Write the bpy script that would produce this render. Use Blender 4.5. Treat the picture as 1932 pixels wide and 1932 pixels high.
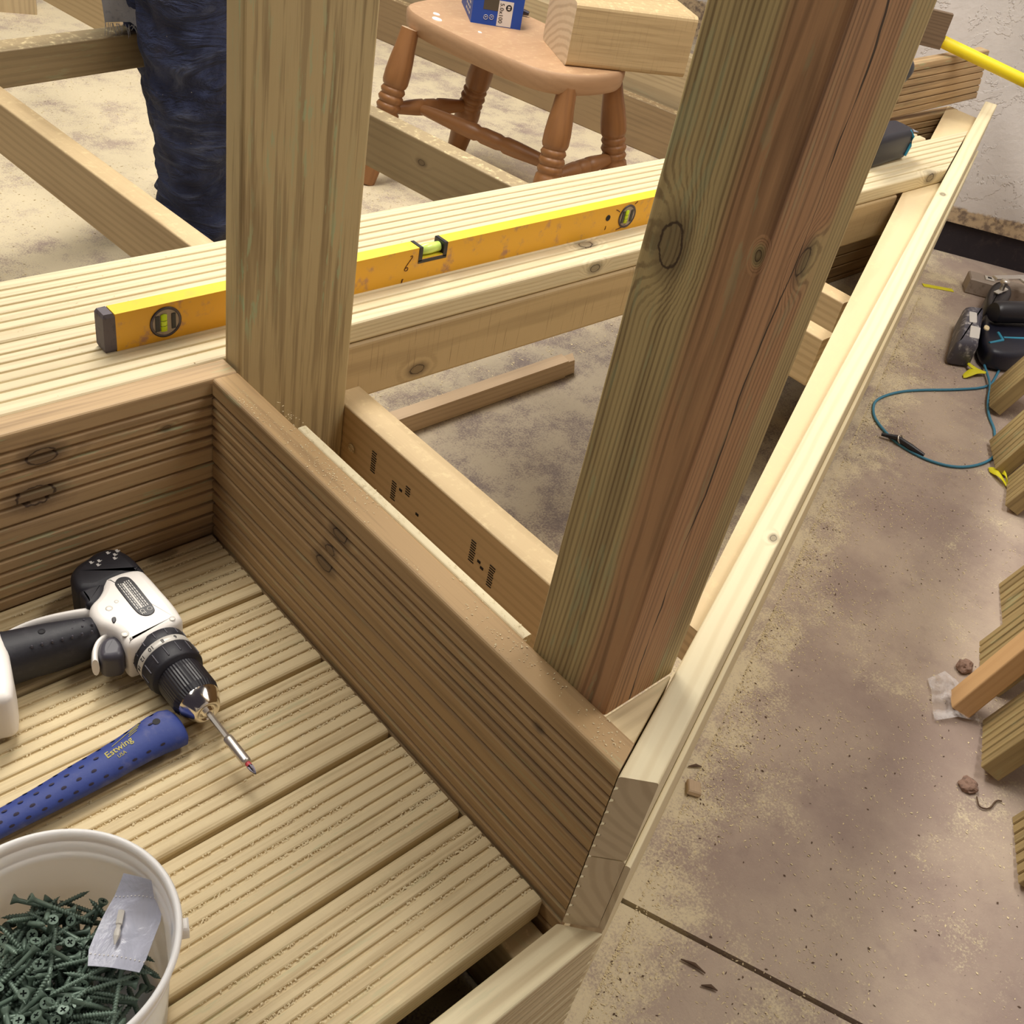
import bpy, bmesh, math, random
from mathutils import Vector, Matrix, noise

random.seed(7)
for o in list(bpy.data.objects):
    bpy.data.objects.remove(o)
SC = bpy.context.scene
COL = SC.collection
V = Vector
GZ = -0.27                       # workshop floor; z = 0 is the walking surface of the low deck

# ------------------------------------------------------------------ camera
cam = bpy.data.cameras.new('camera')
cam.sensor_width = 36.0
cam.sensor_fit = 'HORIZONTAL'
cam.lens = 36.0 * 1984.9 / 1932.0
cam.clip_start = 0.02
cam.clip_end = 60
camera = bpy.data.objects.new('camera', cam)
COL.objects.link(camera)
rx, ry, rz = V((0.7334, -0.6577, 0.1716)), V((-0.3216, -0.5582, -0.7648)), V((0.5989, 0.5058, -0.6209))
rz.normalize()
rx = (rx - rz * rx.dot(rz)).normalized()
ry = rz.cross(rx)
M = Matrix((rx, -ry, -rz)).transposed().to_4x4()
M.translation = (0, 0, 1.0)
camera.matrix_world = M
SC.camera = camera

# ------------------------------------------------------------------ light and exposure
SC.view_settings.view_transform = 'Standard'
SC.view_settings.look = 'None'
SC.view_settings.gamma = 1.0
SC.view_settings.use_curve_mapping = False
SC.view_settings.exposure = 0.32
world = bpy.data.worlds.new('world')
SC.world = world
world.use_nodes = True
world.node_tree.nodes['Background'].inputs['Color'].default_value = (0.55, 0.47, 0.60, 1)
world.node_tree.nodes['Background'].inputs['Strength'].default_value = 0.06


def ceiling_lamp(name, loc, sx, sy, power, color, rot=0.0):
    l = bpy.data.lights.new(name, 'AREA')
    l.shape = 'RECTANGLE'
    l.size, l.size_y, l.energy, l.color = sx, sy, power, color
    o = bpy.data.objects.new(name, l)
    o.location = loc
    o.rotation_euler = (0, 0, rot)
    COL.objects.link(o)


ceiling_lamp('ceiling_lamp', (1.5, 2.5, 2.75), 2.4, 0.6, 93, (1.0, 0.95, 0.86), 0.5)
ceiling_lamp('ceiling_lamp', (-0.4, 1.7, 2.75), 2.0, 0.5, 27, (1.0, 0.95, 0.86), 0.5)
ceiling_lamp('ceiling_lamp', (2.3, 0.3, 2.8), 2.0, 0.5, 36, (1.0, 0.96, 0.89), 0.5)  # added fill, no such source seen; brightens the front right


# ------------------------------------------------------------------ materials
def lin(h):
    h = h.lstrip('#')
    out = []
    for i in (0, 2, 4):
        c = int(h[i:i + 2], 16) / 255.0
        out.append(c / 12.92 if c <= 0.04045 else ((c + 0.055) / 1.055) ** 2.4)
    return tuple(out) + (1.0,)


class NT:
    """small helper around a material node tree"""

    def __init__(self, name):
        self.m = bpy.data.materials.new(name)
        self.m.use_nodes = True
        self.t = self.m.node_tree
        self.n = self.t.nodes
        self.b = self.n['Principled BSDF']

    def new(self, ty, **kw):
        n = self.n.new(ty)
        for k, v in kw.items():
            setattr(n, k, v)
        return n

    def put(self, sock, val):
        if isinstance(val, bpy.types.NodeSocket):
            self.t.links.new(val, sock)
        else:
            sock.default_value = val

    def math(self, op, a, b=0.0, c=None, clamp=False):
        n = self.new('ShaderNodeMath', operation=op, use_clamp=clamp)
        self.put(n.inputs[0], a)
        self.put(n.inputs[1], b)
        if c is not None:
            self.put(n.inputs[2], c)
        return n.outputs[0]

    def vmath(self, op, a, b=(0, 0, 0)):
        n = self.new('ShaderNodeVectorMath', operation=op)
        self.put(n.inputs[0], a)
        self.put(n.inputs[1], b)
        return n.outputs['Value'] if op in ('LENGTH', 'DISTANCE', 'DOT_PRODUCT') else n.outputs['Vector']

    def noise(self, vec, scale, detail=3.0, rough=0.55, dist=0.0):
        n = self.new('ShaderNodeTexNoise')
        self.put(n.inputs['Vector'], vec)
        n.inputs['Scale'].default_value = scale
        n.inputs['Detail'].default_value = detail
        n.inputs['Roughness'].default_value = rough
        n.inputs['Distortion'].default_value = dist
        return n.outputs['Fac']

    def ramp(self, fac, lo, hi, a=0.0, b=1.0):
        n = self.new('ShaderNodeMapRange')
        n.interpolation_type = 'SMOOTHSTEP'
        self.put(n.inputs['Value'], fac)
        for k, v in (('From Min', lo), ('From Max', hi), ('To Min', a), ('To Max', b)):
            n.inputs[k].default_value = v
        return n.outputs['Result']

    def mix(self, fac, a, b, blend='MIX'):
        n = self.new('ShaderNodeMix', data_type='RGBA', blend_type=blend)
        self.put(n.inputs[0], fac)
        self.put(n.inputs[6], a)
        self.put(n.inputs[7], b)
        return n.outputs[2]

    def coord(self, kind='Object'):
        return self.new('ShaderNodeTexCoord').outputs[kind]

    def sep(self, v):
        n = self.new('ShaderNodeSeparateXYZ')
        self.put(n.inputs[0], v)
        return n.outputs

    def comb(self, x, y, z):
        n = self.new('ShaderNodeCombineXYZ')
        for i, v in enumerate((x, y, z)):
            self.put(n.inputs[i], v)
        return n.outputs[0]

    def bump(self, h, strength=0.3, dist=0.002):
        n = self.new('ShaderNodeBump')
        n.inputs['Strength'].default_value = strength
        n.inputs['Distance'].default_value = dist
        self.put(n.inputs['Height'], h)
        self.t.links.new(n.outputs[0], self.b.inputs['Normal'])

    def base(self, col, rough=0.6):
        self.put(self.b.inputs['Base Color'], col)
        self.put(self.b.inputs['Roughness'], rough)


def plain(name, hexc, rough=0.5, metal=0.0, grime=0.0, grime_col='#2a2426', scale=40, bump=0.0):
    t = NT(name)
    c = lin(hexc)
    if grime or bump:
        v = t.coord()
        f = t.noise(v, scale, 5, 0.65)
        g = t.ramp(f, 0.52, 0.72, 0, grime)
        t.base(t.mix(g, c, lin(grime_col)), rough)
        if bump:
            t.bump(t.noise(v, scale * 6, 3), bump, 0.001)
    else:
        t.base(c, rough)
    t.b.inputs['Metallic'].default_value = metal
    return t.m


def wood(name, light, dark, heart=None, pith=(0.03, -0.07), heart_r=(0.04, 0.055), ring=0.0062, ring_amt=0.6, green=0.0,
         knots=(), rand_knots=0.5, dust=0.0, crack=None, rough=0.62, fibre=0.5, blotch=0.35, shift=True, saw=0.0, streak=0.0, end=0.75):
    """timber whose grain runs along the local X axis, growth rings around a pith line, so ends show arcs"""
    t = NT(name)
    raw = t.coord()
    v = raw
    if shift:
        r = t.new('ShaderNodeObjectInfo').outputs['Random']
        v = t.vmath('ADD', raw, t.comb(t.math('MULTIPLY', r, 37.0), t.math('MULTIPLY', t.math('FRACT', t.math('MULTIPLY', r, 7.3)), 0.05),
                                       t.math('MULTIPLY', t.math('FRACT', t.math('MULTIPLY', r, 13.7)), 0.04)))
    stretched = t.vmath('MULTIPLY', v, (1.3, 9.0, 9.0))
    x, y, z = t.sep(v)
    rad = t.vmath('LENGTH', t.comb(0.0, t.math('SUBTRACT', y, pith[0]), t.math('SUBTRACT', z, pith[1])))
    warp = t.math('MULTIPLY', t.math('SUBTRACT', t.noise(stretched, 1.0, 3.0, 0.5), 0.5), 0.030)
    rr = t.math('ADD', rad, warp)
    knot_mask = None
    # scattered knots
    vor = t.new('ShaderNodeTexVoronoi')
    t.put(vor.inputs['Vector'], t.vmath('MULTIPLY', v, (3.0, 7.0, 7.0)))
    vor.inputs['Scale'].default_value = 1.0
    kd = t.math('ADD', vor.outputs['Distance'], t.math('MULTIPLY', t.noise(v, 60, 2), 0.06))
    near = t.ramp(kd, 0.04, 0.30, 1.0, 0.0)
    rr = t.math('ADD', rr, t.math('MULTIPLY', near, 0.016 * rand_knots))
    knot_mask = t.math('MULTIPLY', t.ramp(kd, 0.075, 0.11, 1.0, 0.0), rand_knots)
    for (kx, ky, kz, kr) in knots:
        d = t.vmath('LENGTH', t.vmath('MULTIPLY', t.vmath('SUBTRACT', raw, (kx, ky, kz)), (1 / kr, 1.7 / kr, 1.7 / kr)))
        d = t.math('ADD', d, t.math('MULTIPLY', t.math('SUBTRACT', t.noise(raw, 130, 3), 0.5), 0.5))
        rr = t.math('ADD', rr, t.math('MULTIPLY', t.ramp(d, 0.3, 4.0, 1.0, 0.0), 0.022))
        ringk = t.math('SUBTRACT', 1.0, t.ramp(t.math('ABSOLUTE', t.math('SUBTRACT', d, 1.0)), 0.03, 0.2))
        halo = t.ramp(d, 0.9, 2.4, 0.55, 0.0)
        knot_mask = t.math('MAXIMUM', knot_mask, t.math('MAXIMUM', t.math('MULTIPLY', ringk, 0.95), halo))
    rings = t.math('SINE', t.math('MULTIPLY', rr, 6.2832 / ring))
    rings = t.ramp(rings, -0.4, 1.0)
    fib = t.noise(t.vmath('MULTIPLY', v, (6.0, 330.0, 330.0)), 1.0, 2.0, 0.6)
    fib2 = t.noise(t.vmath('MULTIPLY', v, (2.5, 70.0, 70.0)), 1.0, 3.0, 0.6)
    bl = t.noise(t.vmath('MULTIPLY', v, (2.2, 12.0, 12.0)), 1.0, 3.0)
    amt = t.math('MULTIPLY', rings, ring_amt)
    amt = t.math('ADD', amt, t.math('MULTIPLY', t.math('SUBTRACT', fib, 0.5), fibre))
    amt = t.math('ADD', amt, t.math('MULTIPLY', t.math('SUBTRACT', fib2, 0.5), fibre))
    amt = t.math('ADD', amt, t.math('MULTIPLY', t.math('SUBTRACT', bl, 0.5), blotch), clamp=True)
    if streak:
        sk = t.noise(t.vmath('MULTIPLY', v, (2.2, 75.0, 75.0)), 1.0, 4.0, 0.7)
        amt = t.math('ADD', amt, t.math('MULTIPLY', t.ramp(sk, 0.40, 0.62, -0.5, 0.5), streak), clamp=True)
    l, d_ = lin(light), lin(dark)
    if heart:
        hm = t.ramp(rr, heart_r[0], heart_r[1], 1.0, 0.0)
        l = t.mix(hm, l, lin(heart[0]))
        d_ = t.mix(hm, d_, lin(heart[1]))
    col = t.mix(amt, l, d_)
    if green:
        gn = t.noise(t.vmath('MULTIPLY', v, (14.0, 110.0, 110.0)), 1.0, 4.0, 0.65)
        gb = t.noise(t.vmath('MULTIPLY', v, (2.4, 11.0, 11.0)), 1.0, 2.0)
        gm = t.math('MULTIPLY', t.ramp(gn, 0.55, 0.63), t.ramp(gb, 0.44, 0.60))
        col = t.mix(t.math('MULTIPLY', gm, green), col, lin('#a5b48c'))
    col = t.mix(knot_mask, col, lin('#3a2618'))
    if crack:
        # a drying check wandering along the grain: (local axis across, offset, wobble, x range)
        ax, off, wob, x0, x1 = crack
        xs = t.sep(raw)
        wv = t.noise(t.comb(t.math('MULTIPLY', xs[0], 3.0), 0.0, 0.0), 1.0, 2.0)
        wv2 = t.noise(t.comb(t.math('MULTIPLY', xs[0], 22.0), 0.0, 0.0), 1.0, 2.0)
        cpos = t.math('ADD', off, t.math('MULTIPLY', t.math('SUBTRACT', wv, 0.5), wob))
        cpos = t.math('ADD', cpos, t.math('MULTIPLY', t.math('SUBTRACT', wv2, 0.5), 0.006))
        dist = t.math('ABSOLUTE', t.math('SUBTRACT', xs[ax], cpos))
        wid = t.ramp(t.noise(t.comb(t.math('MULTIPLY', xs[0], 9.0), 5.0, 0.0), 1.0, 2.0), 0.38, 0.6, 0.0001, 0.0014)
        cm = t.math('MULTIPLY', t.math('LESS_THAN', dist, wid), t.math('LESS_THAN', xs[3 - ax], -0.045))
        col = t.mix(t.math('MULTIPLY', cm, 0.9), col, lin('#1d120d'))
    if saw:
        # rough-sawn band marks across the grain
        sn = t.noise(t.vmath('MULTIPLY', v, (420.0, 9.0, 9.0)), 1.0, 2.0)
        sm = t.math('MULTIPLY', t.ramp(sn, 0.60, 0.74), saw)
        col = t.mix(sm, col, lin('#5d4629'))
    en = t.math('ABSOLUTE', t.sep(t.coord('Normal'))[0])
    col = t.mix(t.ramp(en, 0.55, 0.8, 0.0, end), col, t.mix(t.math('MULTIPLY', rings, 0.45), lin('#dcc6a8'), lin('#a88d70')))
    if dust:
        nz = t.sep(t.new('ShaderNodeNewGeometry').outputs['Normal'])[2]
        dn = t.noise(raw, 55, 6, 0.7)
        dm = t.math('MULTIPLY', t.ramp(dn, 0.5, 0.72), t.ramp(nz, 0.4, 0.9))
        col = t.mix(t.math('MULTIPLY', dm, dust), col, lin('#e9d6a6'))
    t.base(col, rough)
    hgt = t.math('ADD', t.math('MULTIPLY', fib, 0.6), t.math('MULTIPLY', rings, -0.35))
    t.bump(hgt, 0.22, 0.0010)
    return t.m


W_DECK = wood('deck_timber', '#d8c49a', '#a1865a', green=0.25, ring_amt=0.3, dust=0.25, rand_knots=0.5, pith=(0.05, -0.12), blotch=1.1, fibre=0.4, streak=0.25)
W_BENCH = wood('bench_deck_timber', '#dccdaa', '#b9a27a', ring_amt=0.35, dust=0.25, rand_knots=0.5, pith=(0.05, -0.10), fibre=0.3, blotch=0.6)
RISER = dict(light='#b39367', dark='#6e5539', ring_amt=0.2, pith=(0.02, -0.2), blotch=1.2, fibre=0.35, ring=0.016, streak=0.45)
W_RISER = wood('riser_timber', green=0.25, rand_knots=0.7, **RISER)
W_RISER_UP = wood('riser_timber_knotted', green=0.25, rand_knots=0.0, shift=False, knots=((0.28, 0.085, 0.0, 0.012), (0.265, 0.05, 0.0, 0.009), (0.255, 0.022, 0.0, 0.014), (0.615, 0.09, 0.0, 0.006)), **RISER)
RISER.update(light='#b99b73', dark='#735a3e')
W_RISER_L = wood('riser_timber_green', green=0.55, rand_knots=0.7, **RISER)
W_RISER_L_UP = wood('riser_timber_green_knotted', green=0.75, rand_knots=0.0, shift=False, knots=((1.098, 0.087, 0.0, 0.017), (1.085, 0.034, 0.0, 0.022), (1.251, 0.075, 0.0, 0.006)), **RISER)
W_RIM = wood('rim_pine', end=0.35, light='#e9dcb8', dark='#cdb78c', ring_amt=0.3, fibre=0.16, rand_knots=0.22, pith=(0.02, -0.16), ring=0.014, blotch=0.5)
W_RAIL = wood('rail_pine', '#e0cba2', '#c5a67a', ring_amt=0.3, fibre=0.15, rand_knots=0.3, pith=(0.02, -0.16), ring=0.014, dust=0.45)
W_FASCIA = wood('fascia_timber', '#e6d8b2', '#ab9066', ring_amt=0.45, fibre=0.3, rand_knots=0.2, green=0.12, pith=(0.02, -0.1), ring=0.012, blotch=0.7)
W_JOIST = wood('joist_timber', '#cdb48a', '#957a55', ring_amt=0.25, fibre=0.25, rand_knots=0.6, pith=(0.02, -0.14), ring=0.014, dust=0.45, blotch=0.9)
W_JOIST_D = wood('weathered_joist_timber', '#b8a37f', '#806c50', ring_amt=0.25, fibre=0.3, rand_knots=0.7, pith=(0.02, -0.14), ring=0.014, green=0.15, dust=0.7, blotch=1.1)
W_RIM_UP = wood('rim_pine_knotted', '#e9dcb8', '#cdb78c', end=0.35, ring_amt=0.3, fibre=0.16, rand_knots=0.1, pith=(-0.03, -0.10), ring=0.014, blotch=0.5, shift=False, knots=((0.432, 0.0, -0.026, 0.006), (1.9, 0.0, -0.015, 0.008)))
W_BENCH_F = wood('bench_deck_timber_knotted', '#dccdaa', '#b9a27a', ring_amt=0.35, dust=0.25, rand_knots=0.0, pith=(0.05, -0.10), fibre=0.3, blotch=0.6, shift=False, green=0.1,
                 knots=((2.074, 0.052, 0.0, 0.014), (2.05, 0.0, -0.015, 0.011), (3.19, 0.004, -0.012, 0.016), (1.5, 0.12, 0.0, 0.01)))
W_BEAM = wood('beam_timber', '#c2a97f', '#87704e', ring_amt=0.3, fibre=0.3, rand_knots=0.3, pith=(0.02, -0.14), ring=0.014, saw=0.5, shift=False, blotch=0.7,
              knots=((0.155, 0.022, 0.0, 0.013),))
W_PLANK = wood('upright_plank_timber', '#bda97e', '#6b5435', green=1.0, ring_amt=0.12, fibre=0.75, rand_knots=0.1, pith=(-0.01, -0.5), ring=0.016, blotch=1.2, streak=0.75)
W_POST = wood('post_timber', '#c6b07c', '#776140', heart=('#c0946a', '#74553a'), pith=(-0.020, -0.040), heart_r=(0.038, 0.050), ring=0.0043, ring_amt=0.5, green=0.3,
              fibre=0.6, rand_knots=0.0, shift=False, blotch=0.8, knots=((0.451, -0.052, 0.024, 0.017), (0.463, 0.003, -0.052, 0.011), (0.476, -0.052, -0.047, 0.004)),
              crack=(1, -0.015, 0.07, 0.0, 2.0), streak=0.3)
W_SLEEPER = wood('sleeper_timber', '#c3aa80', '#846b48', ring_amt=0.1, fibre=0.9, rand_knots=0.3, pith=(0.0, -0.4), ring=0.02, saw=0.25, dust=0.9, blotch=0.9, streak=0.3)
W_STOOL = wood('varnished_stool', '#94673f', '#633f26', ring_amt=0.2, fibre=0.25, rand_knots=0.0, rough=0.42, pith=(0.2, -0.3), ring=0.016)
W_SEAT = wood('worn_stool_seat', '#b99472', '#8a6848', ring_amt=0.12, fibre=0.25, rand_knots=0.0, rough=0.5, pith=(0.1, -0.3), ring=0.02, dust=0.25, end=0.0)
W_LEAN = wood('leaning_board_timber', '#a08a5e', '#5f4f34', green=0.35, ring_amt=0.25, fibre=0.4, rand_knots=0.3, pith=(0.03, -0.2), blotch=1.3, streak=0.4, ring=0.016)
W_BATTEN = wood('orange_batten_timber', '#c9a172', '#ab8152', ring_amt=0.2, fibre=0.15, rand_knots=0.15, pith=(0.02, -0.1), ring=0.012)
W_FLOORJ = wood('shaded_floor_joist', '#8f7858', '#5f4d37', ring_amt=0.2, fibre=0.4, rand_knots=0.9, pith=(0.02, -0.14), ring=0.016, blotch=1.2, dust=0.9)  # shade on the far joist put into its darker wood colour
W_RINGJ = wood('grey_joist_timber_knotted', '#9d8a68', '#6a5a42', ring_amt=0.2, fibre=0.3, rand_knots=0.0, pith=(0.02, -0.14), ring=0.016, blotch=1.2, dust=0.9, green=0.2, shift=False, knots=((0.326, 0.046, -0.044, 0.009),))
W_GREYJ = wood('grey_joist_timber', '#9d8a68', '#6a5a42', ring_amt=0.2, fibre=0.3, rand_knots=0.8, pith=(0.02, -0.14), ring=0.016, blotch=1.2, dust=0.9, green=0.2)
W_DARK = wood('dark_board_timber', '#6f5a45', '#43311f', ring_amt=0.3, fibre=0.5, rand_knots=0.1)
W_STICK = wood('grey_stick_timber', '#bfa688', '#84705a', ring_amt=0.2, fibre=0.5, rand_knots=0.2, ring=0.012)
W_BLOCK = wood('packing_timber', '#dcc79c', '#a88f66', ring_amt=0.3, fibre=0.4, rand_knots=0.9, green=0.5, ring=0.010)
M_DUST = plain('sawdust_flake', '#dccba4', 0.9)
M_CHIP = plain('dark_chip', '#5b4636', 0.9)
M_BLACK = plain('black_rubber', '#201f27', 0.55, grime=0.25, grime_col='#4a454a', scale=60, bump=0.15)
M_BLACKP = plain('black_plastic', '#1d1b22', 0.38)
M_WHITE = plain('white_plastic', '#f2ece6', 0.38)
M_GREY = plain('grey_plastic', '#45424b', 0.42)
M_SILVER = plain('silver_band', '#cfcac2', 0.45, 0.2)
M_CHROME = plain('chrome', '#e6dfd6', 0.13, 1.0)
M_STEEL = plain('steel', '#d5cec6', 0.38, 0.9)
M_DSTEEL = plain('dark_steel', '#57525a', 0.35, 0.9)
M_RED = plain('red_sleeve', '#c94a52', 0.5)
M_INK = plain('print_ink', '#17141a', 0.7)
M_PRINT = plain('pale_print', '#d8d4cf', 0.7)
M_YPRINT = plain('yellow_print', '#b9ad5c', 0.7)
M_BLUE = plain('blue_grip', '#2b3d84', 0.62, grime=0.55, grime_col='#6a6a8c', scale=25, bump=0.25)
M_HOLE = plain('dimple_shadow', '#3a3548', 0.9)
M_BUCKET = plain('bucket_plastic', '#f6f1ec', 0.42)
M_BUCKET.node_tree.nodes['Principled BSDF'].inputs['Subsurface Weight'].default_value = 0.8
M_BUCKET.node_tree.nodes['Principled BSDF'].inputs['Subsurface Radius'].default_value = (1.0, 0.9, 0.8)
M_BUCKET.node_tree.nodes['Principled BSDF'].inputs['Subsurface Scale'].default_value = 0.02
M_GREEN = plain('green_screw_coating', '#66796c', 0.42, 0.25, grime=0.35, grime_col='#3a4a40', scale=300)
M_DGREEN = plain('screw_recess', '#22302a', 0.7)
M_LEVEL = plain('level_orange', '#e4ab2c', 0.42, grime=0.85, grime_col='#a5796a', scale=34)
M_LEVELTOP = plain('level_yellow', '#e3cc34', 0.42, grime=0.4, grime_col='#d9b254', scale=40)
M_CAP = plain('level_cap', '#5c545a', 0.6, grime=0.7, grime_col='#26232a', scale=70)
M_FLUID = plain('vial_fluid', '#c6e01e', 0.15)
M_FLUID2 = plain('vial_fluid_pale', '#d4f07a', 0.12)
M_BLUEBOX = plain('blue_carton', '#1747a8', 0.5)
M_BLUEBOX2 = plain('blue_carton_side', '#3558a6', 0.5)
M_LABEL = plain('label_paper', '#dcd6d2', 0.7)
M_WINDOW = plain('carton_window', '#4b463e', 0.25)
M_YELLOW = plain('yellow_paint', '#efd91f', 0.45)
M_YTAG = plain('yellow_strap', '#d8cf22', 0.5)
M_CORD = plain('blue_cord', '#3f7f9c', 0.6)
M_TEAL = plain('teal_plastic', '#2c88a8', 0.45)
M_NAVY = plain('navy_body', '#1a1b2a', 0.42)
M_BATT = plain('battery_shell', '#4c4a57', 0.5, grime=0.8, grime_col='#c9c6c8', scale=34)
M_ALU = plain('aluminium', '#d8d3cf', 0.35, 0.7)
M_BAR = plain('worn_bar', '#a4968a', 0.6, 0.2, grime=0.5, grime_col='#5b4f4a', scale=40)
M_STONE = plain('stone', '#8b6f60', 0.9, grime=0.8, grime_col='#443430', scale=120, bump=0.6)
M_SKIN = plain('skin', '#c99877', 0.55)
M_SHIRT = plain('dark_shirt', '#3d4150', 0.85)
M_HAIR = plain('brown_hair', '#3b2a1d', 0.7)
M_BOOT = plain('work_boot', '#6b4c30', 0.7, grime=0.4)
M_FRAY = plain('pale_frayed_denim', '#8f9097', 0.95, grime=0.5, grime_col='#5a6070', scale=90)


def clear_plastic(name, tint, alpha, rough=0.25):
    t = NT(name)
    v = t.coord()
    n = t.noise(v, 38, 4, 0.6, 0.6)
    t.base(lin(tint), rough)
    t.put(t.b.inputs['Alpha'], t.ramp(n, 0.35, 0.7, alpha[0], alpha[1]))
    t.bump(n, 0.6, 0.004)
    return t.m


M_BAG = clear_plastic('polythene_bag', '#c9cbdc', (0.62, 0.86))
M_WRAP = clear_plastic('clear_wrap', '#e9e4e4', (0.04, 0.38), 0.08)


def make_denim():
    t = NT('denim')
    v = t.coord()
    big = t.noise(t.vmath('MULTIPLY', v, (1.0, 1.0, 0.7)), 9, 4, 0.6, 0.5)
    fold = t.noise(t.vmath('MULTIPLY', v, (5.0, 5.0, 17.0)), 1.0, 5, 0.6, 1.4)
    fine = t.noise(v, 500, 2)
    speck = t.noise(v, 170, 2, 0.5)
    c = t.mix(t.ramp(big, 0.35, 0.7), lin('#1f2644'), lin('#3c466b'))
    c = t.mix(t.ramp(fold, 0.52, 0.74, 0, 0.75), c, lin('#6a738f'))
    worn = t.noise(t.vmath('MULTIPLY', v, (4.0, 4.0, 3.0)), 1.0, 3, 0.6)
    c = t.mix(t.ramp(worn, 0.54, 0.74, 0, 0.55), c, lin('#7a716a'))
    c = t.mix(t.math('MULTIPLY', fine, 0.35), c, lin('#141a30'))
    c = t.mix(t.ramp(speck, 0.76, 0.80, 0, 0.6), c, lin('#cfc9b4'))
    t.base(c, 0.9)
    t.bump(t.math('ADD', t.math('MULTIPLY', fold, 1.0), t.math('MULTIPLY', fine, 0.03)), 1.0, 0.05)
    return t.m


M_DENIM = make_denim()


def make_concrete():
    t = NT('concrete_floor')
    v = t.new('ShaderNodeNewGeometry').outputs['Position']
    a = t.noise(v, 3.2, 6, 0.62)
    b = t.noise(v, 14, 5, 0.65)
    f = t.noise(v, 90, 4, 0.7)
    col = t.mix(t.ramp(a, 0.32, 0.66), lin('#9d8a80'), lin('#b9a796'))
    col = t.mix(t.ramp(b, 0.52, 0.75, 0, 0.4), col, lin('#877570'))
    # settled sawdust: broad drifts broken into grains
    x, y, z = t.sep(v)
    along = t.math('SUBTRACT', t.math('MULTIPLY', y, -0.933), t.math('MULTIPLY', x, -0.359))     # distance outside the rim
    drift = t.ramp(along, -0.02, 0.14, 0.13, 0.0)
    inner = t.vmath('LENGTH', t.vmath('MULTIPLY', t.vmath('SUBTRACT', v, (1.3, 3.0, GZ)), (0.75, 0.62, 0.0)))
    pile = t.ramp(inner, 0.25, 1.5, 0.045, 0.0)
    near = t.vmath('LENGTH', t.vmath('MULTIPLY', t.vmath('SUBTRACT', v, (0.72, 0.14, GZ)), (1.6, 1.9, 0.0)))
    pile2 = t.ramp(near, 0.1, 0.6, 0.06, 0.0)
    cov = t.math('ADD', t.math('ADD', drift, pile), pile2)
    grain = t.math('ADD', t.math('MULTIPLY', t.noise(v, 7.5, 5, 0.7), 0.62), t.math('MULTIPLY', t.noise(v, 260, 3, 0.7), 0.38))
    dm = t.ramp(t.math('ADD', grain, t.math('SUBTRACT', cov, 0.05)), 0.49, 0.64, 0.0, 0.75)
    # shade under the bench, painted into the slab colour as a darker grey
    bench_shade = t.vmath('LENGTH', t.vmath('MULTIPLY', t.vmath('SUBTRACT', v, (1.75, 1.15, GZ)), (0.85, 1.5, 0.0)))
    shade_mask = t.ramp(t.math('ADD', bench_shade, t.math('MULTIPLY', b, 0.25)), 0.55, 0.95, 0.75, 0.0)
    col = t.mix(shade_mask, col, lin('#5c5254'))
    dm = t.math('MULTIPLY', dm, t.math('SUBTRACT', 1.0, t.math('MULTIPLY', shade_mask, 0.75)))
    col = t.mix(dm, col, lin('#e0d2ae'))
    sp = t.noise(v, 190, 2, 0.5)
    col = t.mix(t.ramp(sp, 0.72, 0.77, 0, 0.6), col, lin('#4b3d3a'))
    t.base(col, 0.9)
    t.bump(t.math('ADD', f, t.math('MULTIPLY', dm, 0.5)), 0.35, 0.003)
    return t.m


M_CONCRETE = make_concrete()


def make_wall():
    t = NT('painted_render')
    v = t.new('ShaderNodeNewGeometry').outputs['Position']
    a = t.noise(v, 2.5, 4)
    b = t.noise(v, 45, 5, 0.6)
    x, y, z = t.sep(v)
    col = t.mix(t.ramp(a, 0.3, 0.7), lin('#cdc7c4'), lin('#dfd9d6'))
    flake = t.noise(v, 9, 5, 0.65, 0.4)
    col = t.mix(t.ramp(t.math('ABSOLUTE', t.math('SUBTRACT', flake, 0.53)), 0.0, 0.006, 0.35, 0.0), col, lin('#8f857f'))
    edge = t.math('ADD', z, t.math('MULTIPLY', t.math('SUBTRACT', t.noise(v, 16, 6, 0.7), 0.5), 0.05))
    bare = t.ramp(edge, -0.118, -0.108, 1.0, 0.0)
    col = t.mix(bare, col, t.mix(t.ramp(b, 0.4, 0.65), lin('#c3ac8c'), lin('#7d6c5e')))
    t.base(col, 0.85)
    t.bump(t.math('ADD', b, t.math('MULTIPLY', t.ramp(flake, 0.52, 0.54), 1.2)), 0.4, 0.004)
    return t.m


M_WALL = make_wall()
M_RECESS = plain('recess_shade', '#2b252b', 0.95, grime=0.6, grime_col='#4a3f3e', scale=24, bump=0.6)  # shadow in the recess at the wall foot, painted as a near-black colour


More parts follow.
